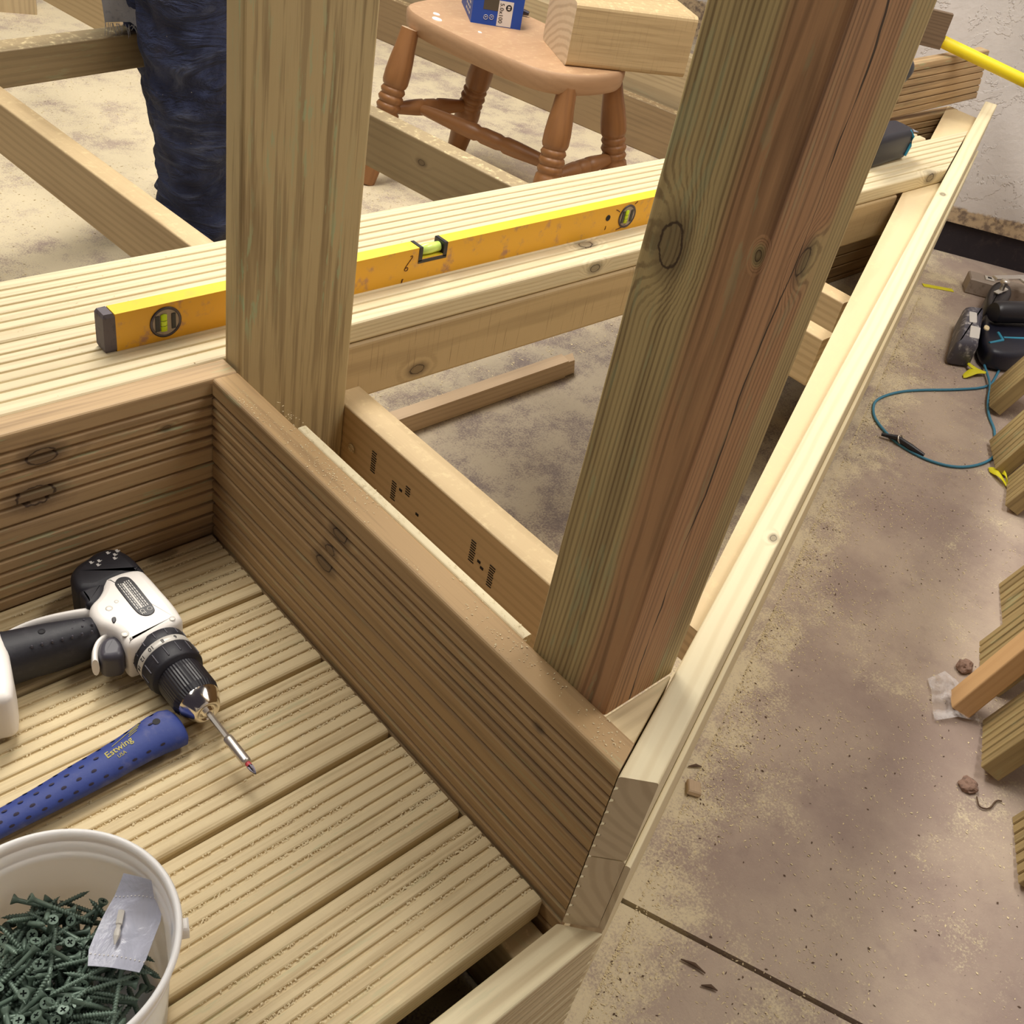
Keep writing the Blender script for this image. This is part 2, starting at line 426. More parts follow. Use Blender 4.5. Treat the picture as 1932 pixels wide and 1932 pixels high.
# ------------------------------------------------------------------ mesh helpers
class MB:
    def __init__(self):
        self.v, self.f, self.mi, self.sm = [], [], [], []

    def add(self, verts, faces, mi=0, smooth=False):
        o = len(self.v)
        self.v += [tuple(p) for p in verts]
        for f in faces:
            self.f.append([i + o for i in f])
            self.mi.append(mi)
            self.sm.append(smooth)
        return self

    def box(self, lo, hi, mi=0, bev=0.0):
        (a, b, c), (d, e, f) = lo, hi
        if bev <= 0:
            vs = [(a, b, c), (d, b, c), (d, e, c), (a, e, c), (a, b, f), (d, b, f), (d, e, f), (a, e, f)]
            return self.add(vs, [(3, 2, 1, 0), (4, 5, 6, 7), (0, 1, 5, 4), (1, 2, 6, 5), (2, 3, 7, 6), (3, 0, 4, 7)], mi)
        return self.puff([(a, b), (d, b), (d, e), (a, e)], [(c, bev), (c + bev, 0), (f - bev, 0), (f, bev)], mi, False)

    def prism(self, prof, x0, x1, mi=0, sheary=(0, 0), shearz=(0, 0), smooth=False):
        """profile [(y, z)] swept along x; each end may be cut on the skew"""
        n = len(prof)
        vs = [(x0 + sheary[0] * y + shearz[0] * z, y, z) for y, z in prof] + [(x1 + sheary[1] * y + shearz[1] * z, y, z) for y, z in prof]
        fs = [(i, (i + 1) % n, n + (i + 1) % n, n + i) for i in range(n)]
        self.add(vs, [f[::-1] for f in fs], mi, smooth)
        self.add(vs[:n], [list(range(n))], mi)
        self.add(vs[n:], [list(range(n))[::-1]], mi)
        return self

    def lathe(self, prof, seg=24, mi=0, smooth=True, axis='z', origin=(0, 0, 0), scale=(1, 1)):
        """profile [(r, h)] turned about an axis"""
        vs, fs = [], []
        for r, h in prof:
            for k in range(seg):
                a = 2 * math.pi * k / seg
                c, s = r * math.cos(a) * scale[0], r * math.sin(a) * scale[1]
                p = {'z': (c, s, h), 'x': (h, c, s), 'y': (s, h, c)}[axis]
                vs.append((p[0] + origin[0], p[1] + origin[1], p[2] + origin[2]))
        m = len(prof)
        for i in range(m - 1):
            for k in range(seg):
                fs.append((i * seg + k, i * seg + (k + 1) % seg, (i + 1) * seg + (k + 1) % seg, (i + 1) * seg + k))
        self.add(vs, fs, mi, smooth)
        if prof[0][0] > 1e-5:
            self.add(vs[:seg], [list(range(seg))[::-1]], mi)
        if prof[-1][0] > 1e-5:
            self.add(vs[-seg:], [list(range(seg))], mi)
        return self

    def tube(self, pts, rad, seg=8, mi=0, closed=False, flat=1.0):
        pts = [V(p) for p in pts]
        n = len(pts)
        rads = rad if isinstance(rad, (list, tuple)) else [rad] * n
        vs, fs = [], []
        up = V((0, 0, 1))
        for i, p in enumerate(pts):
            a = pts[(i - 1) % n] if (closed or i > 0) else p
            b = pts[(i + 1) % n] if (closed or i < n - 1) else p
            t = (b - a).normalized()
            s = t.cross(up)
            if s.length < 1e-3:
                s = t.cross(V((1, 0, 0)))
            s.normalize()
            q = s.cross(t)
            for k in range(seg):
                an = 2 * math.pi * k / seg
                vs.append(p + s * math.cos(an) * rads[i] + q * math.sin(an) * rads[i] * flat)
        m = n if closed else n - 1
        for i in range(m):
            for k in range(seg):
                j = (i + 1) % n
                fs.append((i * seg + k, i * seg + (k + 1) % seg, j * seg + (k + 1) % seg, j * seg + k))
        self.add(vs, fs, mi, True)
        if not closed:
            self.add(vs[:seg], [list(range(seg))], mi)
            self.add(vs[-seg:], [list(range(seg))[::-1]], mi)
        return self

    def puff(self, outline, levels, mi=0, smooth=True):
        """an outline stacked through levels [(z, inset)] and closed: rounded slabs, shells, grips"""
        pts = [V((p[0], p[1])) for p in outline]
        if sum(pts[i].x * pts[(i + 1) % len(pts)].y - pts[(i + 1) % len(pts)].x * pts[i].y for i in range(len(pts))) < 0:
            pts.reverse()
        n = len(pts)
        nor = []
        for i in range(n):
            e1 = (pts[i] - pts[i - 1]).normalized()
            e2 = (pts[(i + 1) % n] - pts[i]).normalized()
            n1, n2 = V((e1.y, -e1.x)), V((e2.y, -e2.x))
            s = n1 + n2
            nor.append(s / max(0.7, s.length * s.length * 0.5 + 0.2) if s.length > 1e-6 else n1)
        vs, fs = [], []
        for z, ins in levels:
            for p, q in zip(pts, nor):
                vs.append((p.x - q.x * ins, p.y - q.y * ins, z))
        for i in range(len(levels) - 1):
            for k in range(n):
                fs.append((i * n + k, i * n + (k + 1) % n, (i + 1) * n + (k + 1) % n, (i + 1) * n + k))
        self.add(vs, fs, mi, smooth)
        self.add(vs[:n], [list(range(n))[::-1]], mi)
        self.add(vs[-n:], [list(range(n))], mi, False)
        return self

    def grid(self, rows, mi=0, smooth=True):
        n = len(rows[0])
        vs = [p for r in rows for p in r]
        fs = [(i * n + k, i * n + k + 1, (i + 1) * n + k + 1, (i + 1) * n + k) for i in range(len(rows) - 1) for k in range(n - 1)]
        return self.add(vs, fs, mi, smooth)

    def mesh(self, name, mats):
        me = bpy.data.meshes.new(name)
        me.from_pydata(self.v, [], self.f)
        for m in (mats if isinstance(mats, (list, tuple)) else [mats]):
            me.materials.append(m)
        me.polygons.foreach_set('material_index', self.mi)
        me.polygons.foreach_set('use_smooth', self.sm)
        me.update()
        return me


def tag(o, label=None, cat=None, group=None, kind=None):
    if label:
        o['label'] = label
    if cat:
        o['category'] = cat
    if group:
        o['group'] = group
    if kind:
        o['kind'] = kind
    return o


def link(name, data, parent=None, mw=None):
    o = bpy.data.objects.new(name, data)
    COL.objects.link(o)
    if parent is not None:
        o.parent = parent
    if mw is not None:
        o.matrix_basis = mw
    return o


def obj(name, mb, mats, parent=None, mw=None, label=None):
    o = link(name, mb.mesh(name, mats), parent, mw)
    if label:
        o['label'] = label
    return o


def thing(name, label, cat, loc=(0, 0, 0), group=None):
    o = link(name, None)
    o.location = loc
    return tag(o, label, cat, group)


def frame(origin, xd, yd):
    """matrix whose local X runs along xd and local Y as near yd as possible"""
    x = V(xd).normalized()
    z = x.cross(V(yd)).normalized()
    y = z.cross(x)
    m = Matrix((x, y, z)).transposed().to_4x4()
    m.translation = V(origin)
    return m


def smooth_loop(pts, it=2):
    for _ in range(it):
        out = []
        for i in range(len(pts)):
            a, b = pts[i], pts[(i + 1) % len(pts)]
            out += [tuple(a[k] * .75 + b[k] * .25 for k in range(len(a))), tuple(a[k] * .25 + b[k] * .75 for k in range(len(a)))]
        pts = out
    return pts


def soft_rect(pts, d, n=4):
    """polygon with each corner rounded off over a distance d"""
    out = []
    for i, p in enumerate(pts):
        p = V(p)
        a, b = V(pts[i - 1]), V(pts[(i + 1) % len(pts)])
        pa, pb = p + (a - p).normalized() * d, p + (b - p).normalized() * d
        for k in range(n + 1):
            u = k / n
            q = pa * (1 - u) ** 2 + p * (2 * u * (1 - u)) + pb * u * u
            out.append((q.x, q.y))
    return out


def smooth_path(pts, it=2):
    for _ in range(it):
        out = [pts[0]]
        for a, b in zip(pts, pts[1:]):
            out += [tuple(a[k] * .75 + b[k] * .25 for k in range(len(a))), tuple(a[k] * .25 + b[k] * .75 for k in range(len(a)))]
        pts = out + [pts[-1]]
    return pts


def round_rect(w, t, r=0.003, grooves=0, gd=0.0045, gw=0.0055, margin=0.017):
    """profile of a sawn board: y 0..w, z -t..0, grooves milled into the z = 0 face"""
    p = [(0, -t + r), (0, -r)]
    p = []
    for cx, cz, a0 in ((r, -t + r, 180), (w - r, -t + r, 270)):
        for k in range(4):
            a = math.radians(a0 + 30 * k)
            p.append((cx + r * math.cos(a), cz + r * math.sin(a)))
    for k in range(4):
        a = math.radians(30 * k)
        p.append((w - r + r * math.cos(a), -r + r * math.sin(a)))
    if grooves:
        step = (w - 2 * margin) / (grooves - 1)
        for g in range(grooves - 1, -1, -1):
            c = margin + g * step
            p += [(c + gw * .62, 0), (c + gw * .38, -gd * .25), (c + gw * .22, -gd), (c - gw * .22, -gd), (c - gw * .38, -gd * .25), (c - gw * .62, 0)]
    for k in range(4):
        a = math.radians(90 + 30 * k)
        p.append((r + r * math.cos(a), -r + r * math.sin(a)))
    return p


def board(name, origin, xd, yd, length, w, t, mat, parent=None, grooves=0, r=0.003, sheary=(0, 0), shearz=(0, 0), x0=0.0, label=None, **kw):
    """a board in its own frame: X along the grain, Y across the width, Z out of the (grooved) face"""
    mb = MB().prism(round_rect(w, t, r, grooves, **kw), x0, length, 0, sheary, shearz)
    return obj(name, mb, mat, parent, frame(origin, xd, yd), label)


_text_cache = {}


def text_mesh(body, size, mat, extrude=0.0002, bold=0.0):
    cu = bpy.data.curves.new('text', 'FONT')
    cu.body = body
    cu.size = size
    cu.extrude = extrude
    cu.offset = bold
    cu.align_x = 'CENTER'
    cu.align_y = 'CENTER'
    cu.resolution_u = 2
    tmp = bpy.data.objects.new('text', cu)
    COL.objects.link(tmp)
    dg = bpy.context.evaluated_depsgraph_get()
    me = bpy.data.meshes.new_from_object(tmp.evaluated_get(dg))
    bpy.data.objects.remove(tmp)
    me.materials.clear()
    me.materials.append(mat)
    return me


# ------------------------------------------------------------------ the setting
NW = V((0.82897, 0.55929, 0))            # outward normal of the end wall
TW = V((0.55929, -0.82897, 0))           # along the end wall, towards the leaning boards
WALL_D = 3.5765
c0 = NW * WALL_D

jn = V((0.094, -0.226, 0)).normalized()   # the joint sawn into the slab
jp = V((0.837, 0.24, 0))
js = V((-jn.y, jn.x, 0))
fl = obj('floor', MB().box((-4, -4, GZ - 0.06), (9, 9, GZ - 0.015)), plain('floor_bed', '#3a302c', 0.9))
tag(fl, kind='structure')


def slab(side):
    mb = MB()
    off = 0.004 * side
    a, b = jp + js * off - jn * 9, jp + js * off + jn * 9
    far = js * side * 9
    q = [a, b, b + far, a + far]
    if side < 0:
        q.reverse()
    mb.add([(p.x, p.y, GZ) for p in q] + [(p.x, p.y, GZ - 0.02) for p in q],
           [(0, 1, 2, 3), (0, 4, 5, 1), (1, 5, 6, 2), (2, 6, 7, 3), (3, 7, 4, 0)])
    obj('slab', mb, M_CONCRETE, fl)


slab(1)
slab(-1)


def wall(name, p, d, n, length, z0, z1, thick, mat):
    """an upright slab from p along d, its face towards -n"""
    mb = MB()
    q = [p, p + d * length, p + d * length + n * thick, p + n * thick]
    mb.add([(v.x, v.y, z0) for v in q] + [(v.x, v.y, z1) for v in q],
           [(0, 1, 5, 4), (1, 2, 6, 5), (2, 3, 7, 6), (3, 0, 4, 7), (4, 5, 6, 7), (3, 2, 1, 0)])
    return tag(obj(name, mb, mat), kind='structure')


wall('wall_back', V((3.0075, 1.937, 0)), TW, NW, 3.2, GZ + 0.105, 2.9, 0.12, M_WALL)
wall('base_recess_back', V((3.0075, 1.937, 0)) + NW * 0.012, TW, NW, 3.2, GZ, GZ + 0.105, 0.1, M_RECESS)  # dark strip standing in for the shadowed recess below the wall face
wall('wall_far', NW * 5.6 - TW * 4.5, TW, NW, 7.0, GZ, 2.9, 0.12, M_WALL)
rdir = V((0.8915, 0.4530, 0))
rnor = V((0.4530, -0.8915, 0))
RW0 = V((1.45, 0.12, 0)) + rnor * 0.57
wall('wall_right', RW0 - rdir * 3.2, rdir, rnor, 5.6, GZ, 2.9, 0.12, M_WALL)

# ------------------------------------------------------------------ low deck (the step)
deck = thing('low_deck', 'low grooved timber deck with tan boards under the drill, hammer and bucket', 'deck', (-0.1, 0.65, -0.14))
inv = deck.matrix_basis.inverted()


def under(parent, o):
    """keep o where it stands while making it a child of parent (parents carry translation only)"""
    o.parent = parent
    o.matrix_basis = Matrix.Translation(-V(parent.location)) @ o.matrix_basis
    return o


DX0 = -0.75
for i, (ya, yb) in enumerate(((0.3125, 0.4435), (0.4490, 0.5775), (0.5830, 0.7185), (0.7240, 0.8585), (0.8635, 0.9970))):
    ln = 0.5585 - DX0 - (0.0, 0.002, 0.001, 0.0015, 0.0005)[i]
    b = board('deck_board', (DX0, ya, (0.0, -0.0005, 0.0003, 0.0, -0.0004)[i]), (1, 0, 0), (0, 1, 0), ln, yb - ya, 0.036, W_DECK, None, 7, 0.0055, gd=0.0030, gw=0.0055, margin=0.018)
    under(deck, b)
for x in (-0.6, -0.05, 0.553):
    b = board('joist', (x, 0.287, -0.0365), (0, 1, 0), (-1, 0, 0), 0.71, 0.045, 0.097, W_JOIST_D)
    under(deck, b)
    for y in (0.62, 0.9):
        b = board('bearer_leg', (x - 0.045, y, GZ), (0, 0, 1), (0, 1, 0), -GZ - 0.134, 0.045, 0.045, W_JOIST_D)
        under(deck, b)

b = board('shade_end_board', (-0.752, 0.29, GZ + 0.001), (0, 1, 0), (0, 0, 1), 0.70, -GZ - 0.04, 0.03, W_JOIST_D)  # added board, keeps light out from under the low deck
under(deck, b)

# front fascia of the low deck, in two boards one above the other
fas = thing('front_fascia', 'two pale grooved fascia boards closing the front edge of the low deck', 'fascia', (0.0, 0.265, GZ))
for z0, z1 in ((-0.1335, -0.001), (GZ + 0.001, -0.1365)):
    b = board('fascia_board', (-0.75, 0.247, z0), (1, 0, 0), (0, 0, 1), 1.335, z1 - z0, 0.038, W_FASCIA, None, 6, 0.003, shearz=(0, 0.85))
    under(fas, b)

# ------------------------------------------------------------------ risers round the step
rl = thing('back_riser', 'pair of grooved riser boards behind the drill, stained with pale green', 'riser', (0.0, 1.018, 0.0))
for z0, z1 in ((0.1205, 0.2505), (-0.034, 0.1185), (-0.152, -0.036), (GZ + 0.001, -0.154)):  # boards below deck level are added to keep the underside dark
    b = board('riser_board', (-0.75, 1.0, z0), (1, 0, 0), (0, 0, 1), 1.348, z1 - z0, 0.036, W_RISER_L_UP if z0 > 0 else W_RISER_L, None, 6, 0.004, margin=0.026, gw=0.0065)
    under(rl, b)
rr_ = thing('side_riser', 'pair of dark grooved riser boards running from the tall plank down to the rim', 'riser', (0.58, 0.64, 0.0))
for z0, z1 in ((0.1205, 0.2505), (-0.034, 0.1185), (-0.152, -0.036), (GZ + 0.001, -0.154)):  # lowest boards added too, closing the deck underside against light
    # face towards -X; local X runs towards -Y so that the face looks out of local +Z
    b = board('riser_board', (0.5625, 0.9975, z0), (0, -1, 0), (0, 0, 1), 0.7125, z1 - z0, 0.037, W_RISER_UP if z0 > 0 else W_RISER, None, 6, 0.004, shearz=(0, 0.385), margin=0.026, gw=0.0065)
    under(rr_, b)
b = board('pale_top_strip', (0.6125, 0.864, 0.2492), (0, -1, 0), (1, 0, 0), 0.408, 0.0128, 0.03, W_RIM)  # separate paler strip along the outer edge of the riser top
b.matrix_basis = frame((0.5998, 0.864, 0.2492), (0, -1, 0), (1, 0, 0))
under(rr_, b)

# ------------------------------------------------------------------ rim, its rail and the lower ring
RD = V((math.cos(math.radians(21.05)), math.sin(math.radians(21.05)), 0))
RN = V((-RD.y, RD.x, 0))                       # towards the inside of the frame
R0 = V((0.5578, 0.2814, 0))
rim = thing('rim', 'long pale pine rim of two boards on edge running away to the wall', 'rim', (R0.x, R0.y, 0.0))
cut = 0.423
for z0, z1, ln in ((0.1255, 0.2505, 2.86), (0.0005, 0.1235, 2.80)):
    # grooved face looks inwards (local +Z = RN), so local X = RD, Y = down
    o_ = R0 + V((0, 0, z1))
    b = board('rim_board', o_, RD, (0, 0, -1), ln, z1 - z0, 0.0345, W_RIM_UP if z0 > 0.1 else W_RIM, None, 6, 0.003, shearz=(-cut, 0), gd=0.004)
    under(rim, b)
ring = thing('rim_fascia', 'narrow pine fascia under the rim on the bare floor side', 'fascia', (R0.x, R0.y, GZ))
for z0, z1 in ((-0.1335, -0.001), (GZ + 0.001, -0.1365)):
    o_ = V((0.5835, 0.2468, z1)) + RN * 0.036
    b = board('fascia_board', o_, RD, (0, 0, -1), 2.84, z1 - z0, 0.034, W_RIM, None, 0, 0.003, shearz=(-0.42, 0), x0=0.02)
    under(ring, b)
ring2 = board('cover_strip', V((0.5835, 0.2468, 0.118)) + RN * 0.0066, RD, (0, 0, -1), 2.84, 0.117, 0.0062, W_RIM, None, 0, 0.002, x0=0.004)
under(ring, ring2)

mb = MB()
lo = [(0.80, 0.3925), (2.43, 1.0785), (3.16, 1.381), (3.16, 1.2848), (0.80, 0.3765)]
vs = [(x, y, 0.2165) for x, y in lo] + [(x, y, 0.165) for x, y in lo]
ox = V((0.8, 0.38, 0.19))
fr = frame(ox, RD, RN)
fi = fr.inverted()
mb.add([tuple(fi @ V(p)) for p in vs], [(4, 3, 2, 1, 0), (5, 6, 7, 8, 9)] + [(i, (i + 1) % 5, 5 + (i + 1) % 5, 5 + i) for i in range(5)])
rail = obj('inner_rail', mb, W_RAIL, None, fr)
tag(rail, 'smooth honey-coloured rail lying along the inside of the pale rim', 'rail')

# ------------------------------------------------------------------ raised bench deck
bench = thing('bench_deck', 'pale grooved bench deck of two long boards carrying the yellow spirit level', 'deck', (0.6, 1.18, 0.2))
sl = 1 / 0.3848
b = board('deck_board', (-0.75, 1.0365, 0.2505), (1, 0, 0), (0, 1, 0), 0.75 + 2.511, 0.1435, 0.0335, W_BENCH_F, None, 6, 0.005, sheary=(0, sl), margin=0.024, gd=0.003, gw=0.006)
under(bench, b)
b = board('deck_board', (-0.75, 1.1832, 0.2503), (1, 0, 0), (0, 1, 0), 0.75 + 2.665, 0.1435, 0.0335, W_BENCH, None, 6, 0.005, margin=0.024, gd=0.003, gw=0.006)
under(bench, b)
beam = board('front_beam', (0.7745, 1.0335, 0.119), (1, 0, 0), (0, 0, 1), 1.53, 0.0975, 0.045, W_BEAM, None, 0, 0.006)
tag(beam, 'deep rough-sawn beam with a dark knot under the front of the bench', 'beam')

# joists of the bench frame and beyond
def joist(name, a, b_, w, h, ztop, mat, label, cat='joist', group=None, r=0.003):
    a, b_ = V((a[0], a[1], ztop)), V((b_[0], b_[1], ztop))
    d = b_ - a
    side = V((-d.y, d.x, 0)).normalized()
    o = board(name, a - side * (w / 2), d, side, d.length, w, h, mat, None, 0, r)
    return tag(o, label, cat, group)


joist('joist', (0.798, 1.0333), (0.798, 0.452), 0.0485, 0.125, 0.143, W_JOIST, 'brown joist with stamped black marks beside the side riser')
joist('joist', (0.772, 1.27), (0.708, 2.262), 0.041, 0.105, 0.217, W_JOIST, 'tan joist running back from the bench in front of the jeans leg')
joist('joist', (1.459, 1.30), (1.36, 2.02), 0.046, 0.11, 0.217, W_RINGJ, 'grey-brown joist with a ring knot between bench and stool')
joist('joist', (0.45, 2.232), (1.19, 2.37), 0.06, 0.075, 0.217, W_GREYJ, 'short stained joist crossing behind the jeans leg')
joist('joist', (1.19, 3.15), (1.255, 2.62), 0.05, 0.12, 0.217, W_JOIST, 'joist end running up to the frame at the top edge of the picture')
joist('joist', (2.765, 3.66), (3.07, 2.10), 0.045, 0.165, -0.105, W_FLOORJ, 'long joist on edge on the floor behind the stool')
joist('joist', (2.845, 3.66), (3.150, 2.10), 0.05, 0.335, 0.064, W_JOIST_D, 'deep timber behind the long floor joist, under the sawn block')
joist('joist', (1.6935, 0.775), (1.6935, 1.030), 0.045, 0.10, 0.143, W_JOIST, 'short light-topped joist butting the inner rail, nearest the square post')
joist('joist', (1.868, 0.845), (1.868, 1.030), 0.045, 0.10, 0.143, W_JOIST, 'short rough-faced joist butting the inner rail, further up the rail')
for x, y in ((0.705, 1.95), (1.375, 1.9)):
    pass
stub = board('timber_block', (1.50, 4.16, GZ), (0, 0, 1), (0.92, -0.38, 0), 0.5, 0.13, 0.1, W_JOIST_D)
tag(stub, 'upright timber stub on the dusty floor in the top left corner', 'post')
for (x, y, zt) in ((0.79, 1.12, 0.0), ):
    pass
for nm, p, h in (('bench_leg', (0.72, 1.9), 0.112), ('bench_leg', (1.39, 1.86), 0.107)):
    pass
bl = board('support_post', (0.62, 1.24, GZ), (0, 0, 1), (1, 0, 0), -GZ + 0.216, 0.07, 0.045, W_JOIST_D)
tag(bl, 'short support leg in the shade under the bench deck behind the tall plank', 'post')
bl2 = board('support_post', (1.98, 1.24, GZ), (0, 0, 1), (1, 0, 0), -GZ + 0.216, 0.07, 0.045, W_JOIST_D)
tag(bl2, 'short support leg in the shade under the bench deck behind the square post', 'post')

sp1 = board('support_post', (1.335, 1.975, GZ), (0, 0, 1), (1, 0, 0), -GZ + 0.106, 0.045, 0.045, W_JOIST_D)
tag(sp1, 'short support post under the far end of the ring-knot joist, behind the tall plank', 'post')
sp2 = board('support_post', (0.46, 2.26, GZ), (0, 0, 1), (1, 0, 0), -GZ + 0.141, 0.045, 0.045, W_JOIST_D)
tag(sp2, 'short support post under the stained crossing joist at the left edge', 'post')

# backrest plank standing at the far end of the bench
bp = board('grooved_plank', (2.40, 1.350, 0.2170), (1, 0, 0.028), (0, 0, 1), 0.855, 0.141, 0.034, W_RISER_L, None, 6, 0.003, sheary=(0, -0.33), gw=0.0045, margin=0.02)
tag(bp, 'brown grooved plank on edge at the far end of the bench beneath the yellow pole', 'plank')

sk = thing('shade_skirt', 'added grooved boards shutting light out of the bench back under the far grooved plank', 'boarding', (2.4, 1.35, GZ))
for z0, z1 in ((0.085, 0.2155), (-0.05, 0.083), (GZ + 0.001, -0.052)):  # added to block light, so the space under the bench goes dark
    b = board('shade_skirt_board', (1.95, 1.351, z0), (1, 0, 0), (0, 0, 1), 1.22, z1 - z0, 0.032, W_RISER, None, 6, 0.003)
    under(sk, b)

# the two uprights
pl = board('upright_plank', (0.6015, 1.0359, -0.215), (0, 0, 1), (1, 0, 0), 1.75, 0.172, 0.0355, W_PLANK, None, 0, 0.004)
tag(pl, 'tall broad weathered plank with pale green streaks standing beside the jeans leg', 'post')
pp = frame((0.600, 0.3412, 0.2450), (0, 0, 1), (1, 0, 0))
# local X up, Y = world +X, Z = world -Y ; section kept centred on the local origin for the rings
pp.translation = V((0.652, 0.392, 0.2450))
mb = MB()
s_ = 0.0515
prof = []
for cx, cz, a0 in ((s_, s_, 0), (-s_, s_, 90), (-s_, -s_, 180), (s_, -s_, 270)):
    for k in range(4):
        a = math.radians(a0 + 30 * k)
        rr2 = 0.0045
        prof.append((cx - math.copysign(rr2, cx) + rr2 * math.cos(a), cz - math.copysign(rr2, cz) + rr2 * math.sin(a)))
mb.prism(prof[::-1], 0, 1.5)
post = obj('square_post', mb, W_POST, None, pp)
tag(post, 'tall square post, olive on one side and cracked brown on the other', 'post')
mb = MB()
tri = [(0.6135, 0.3395), (0.6135, 0.3065), (0.6215, 0.3085), (0.6990, 0.3385)]
tri = [(0.6015, 0.3398), (0.6015, 0.3008), (0.6980, 0.3378), (0.6985, 0.3398)]
mb.puff(tri, [(0.02, 0.0), (0.2425, 0.0), (0.2435, 0.001)], 0, False)
for v0 in mb.v:
    pass
blk = obj('packing_block', mb, W_BLOCK)
tag(blk, 'rough triangular packing block wedged between square post and rim', 'block')

# stick on the slab under the bench
st = thing('offcut_stick', 'split grey-brown offcut stick lying on the dark slab under the bench', 'stick', (1.45, 1.36, GZ))
mb = MB()
path = [(-0.40, 0.01), (-0.2, 0.012), (0.0, 0.012), (0.15, 0.005), (0.255, -0.002)]
mb.prism([(0, 0), (0, 0.045), (0.026, 0.05), (0.03, 0.0)][::-1], -0.42, 0.22)
mb.prism([(0.002, 0.002), (0.002, 0.04), (0.02, 0.047), (0.028, 0.002)][::-1], 0.22, 0.252, sheary=(0, 0.6), shearz=(0, -0.25))
s1 = obj('stick', mb, W_STICK, st)
s1.name = 'shaft'
s1.location = (0.0, -0.02, 0.001)
s1.rotation_euler = (0, 0, 0.01)
# ------------------------------------------------------------------ spirit level
lv = thing('spirit_level', 'long yellow spirit level standing on edge on the bench deck', 'spirit level', (0.48, 1.1045, 0.2505))
mb = MB()
prof = [(0.0005, 0.0), (0.0, 0.0015), (0.0, 0.051), (0.001, 0.0525)]
L0, L1 = 0.0115, 1.13
h = 0.0525
# body: side faces orange, top yellow, with a slot for the middle vial
x0s, x1s = 0.486, 0.541
for a, b_, top in ((L0, x0s, h), (x0s, x1s, 0.034), (x1s, L1, h)):
    mb.add([(a, 0, 0), (b_, 0, 0), (b_, 0.023, 0), (a, 0.023, 0), (a, 0, top), (b_, 0, top), (b_, 0.023, top), (a, 0.023, top)],
           [(3, 2, 1, 0), (0, 1, 5, 4), (2, 3, 7, 6), (1, 2, 6, 5), (3, 0, 4, 7)], 0)
    mb.add([(a, 0, top), (b_, 0, top), (b_, 0.023, top), (a, 0.023, top)], [(0, 1, 2, 3)], 1)
obj('body', mb, [M_LEVEL, M_LEVELTOP], lv)
for xs in (0.0, L1):
    mb = MB()
    mb.puff([(xs - 0.004, 0.0), (xs + 0.0115, -0.0005), (xs + 0.0115, 0.0235), (xs - 0.004, 0.023)] if xs == 0 else
            [(xs, -0.0005), (xs + 0.0145, 0.0), (xs + 0.0145, 0.023), (xs, 0.0235)], [(0.0, 0.002), (0.004, 0), (0.049, 0), (0.0535, 0.0025)], 0, False)
    obj('end_cap', mb, M_CAP, lv)
for xc in (0.0775, 0.958):
    mb = MB()
    mb.lathe([(0.0215, -0.0), (0.0215, 0.0012), (0.0185, 0.0016), (0.0180, -0.001)], 32, 0, True, 'y', (0, 0, 0))
    for i in range(len(mb.v)):
        x, y, z = mb.v[i]
        mb.v[i] = (x, -y, z)
    ring_ = obj('vial_bezel', mb, M_DSTEEL, lv)
    ring_.location = (xc, 0, 0.0262)
    mb = MB().lathe([(0.018, 0.0), (0.018, 0.0006)], 32, 0, False, 'y')
    for i in range(len(mb.v)):
        x, y, z = mb.v[i]
        mb.v[i] = (x, -y - 0.0002, z)
    obj('vial_window', mb, M_BAR, ring_)
    mb = MB().lathe([(0.001, -0.0125), (0.0045, -0.0115), (0.0045, 0.0115), (0.001, 0.0125)], 14, 0, True, 'z', (-0.003, -0.0015, 0), (1, 0.5))
    mb.lathe([(0.0046, -0.004), (0.0046, -0.0035)], 14, 1, False, 'z', (-0.003, -0.0016, 0), (1, 0.5))
    mb.lathe([(0.0046, 0.0035), (0.0046, 0.004)], 14, 1, False, 'z', (-0.003, -0.0016, 0), (1, 0.5))
    obj('vial_tube', mb, [M_FLUID, M_INK], ring_)
    for sx in (-0.0115, 0.0105):
        obj('vial_shade', MB().box((sx - 0.0028, -0.0019, -0.011), (sx + 0.0028, -0.0009, 0.011), 0, 0.0004), M_BLACKP, ring_)
mb = MB()
for a in (x0s, x1s - 0.007):
    mb.box((a, -0.0006, 0.029), (a + 0.007, 0.0236, 0.0532), 0, 0.001)
mb.box((x0s, -0.0006, 0.026), (x1s, 0.0236, 0.0325), 0, 0.001)
mv = obj('vial_holder', mb, M_BLACKP, lv)
mb = MB().lathe([(0.002, x0s + 0.007), (0.0075, x0s + 0.009), (0.0085, (x0s + x1s) / 2), (0.0075, x1s - 0.009), (0.002, x1s - 0.007)], 18, 0, True, 'x', (0, 0.0105, 0.0425))
for i in range(len(mb.v)):
    pass
obj('vial_tube', mb, M_FLUID2, mv)
mb = MB().lathe([(0.0055, 0.0), (0.0055, 0.0008), (0.0035, 0.001), (0.003, 0.0004)], 18, 0, True, 'y')
for i in range(len(mb.v)):
    x, y, z = mb.v[i]
    mb.v[i] = (x, -y, z)
e = obj('hanging_hole', mb, M_INK, lv)
e.location = (0.907, 0, 0.031)
mb = MB()
mk = [(0.470, 0.0415), (0.474, 0.0425), (0.4745, 0.040), (0.471, 0.036), (0.467, 0.031), (0.4635, 0.0265), (0.461, 0.022), (0.462, 0.0195), (0.466, 0.019), (0.468, 0.022), (0.4665, 0.025), (0.463, 0.0235)]
mb.tube([(x, -0.0003, z) for x, z in smooth_path(mk, 2)], 0.0007, 6)
mb.tube([(0.4585, -0.0003, 0.001), (0.459, -0.0003, 0.0055), (0.4605, -0.0003, 0.006)], 0.0011, 6)
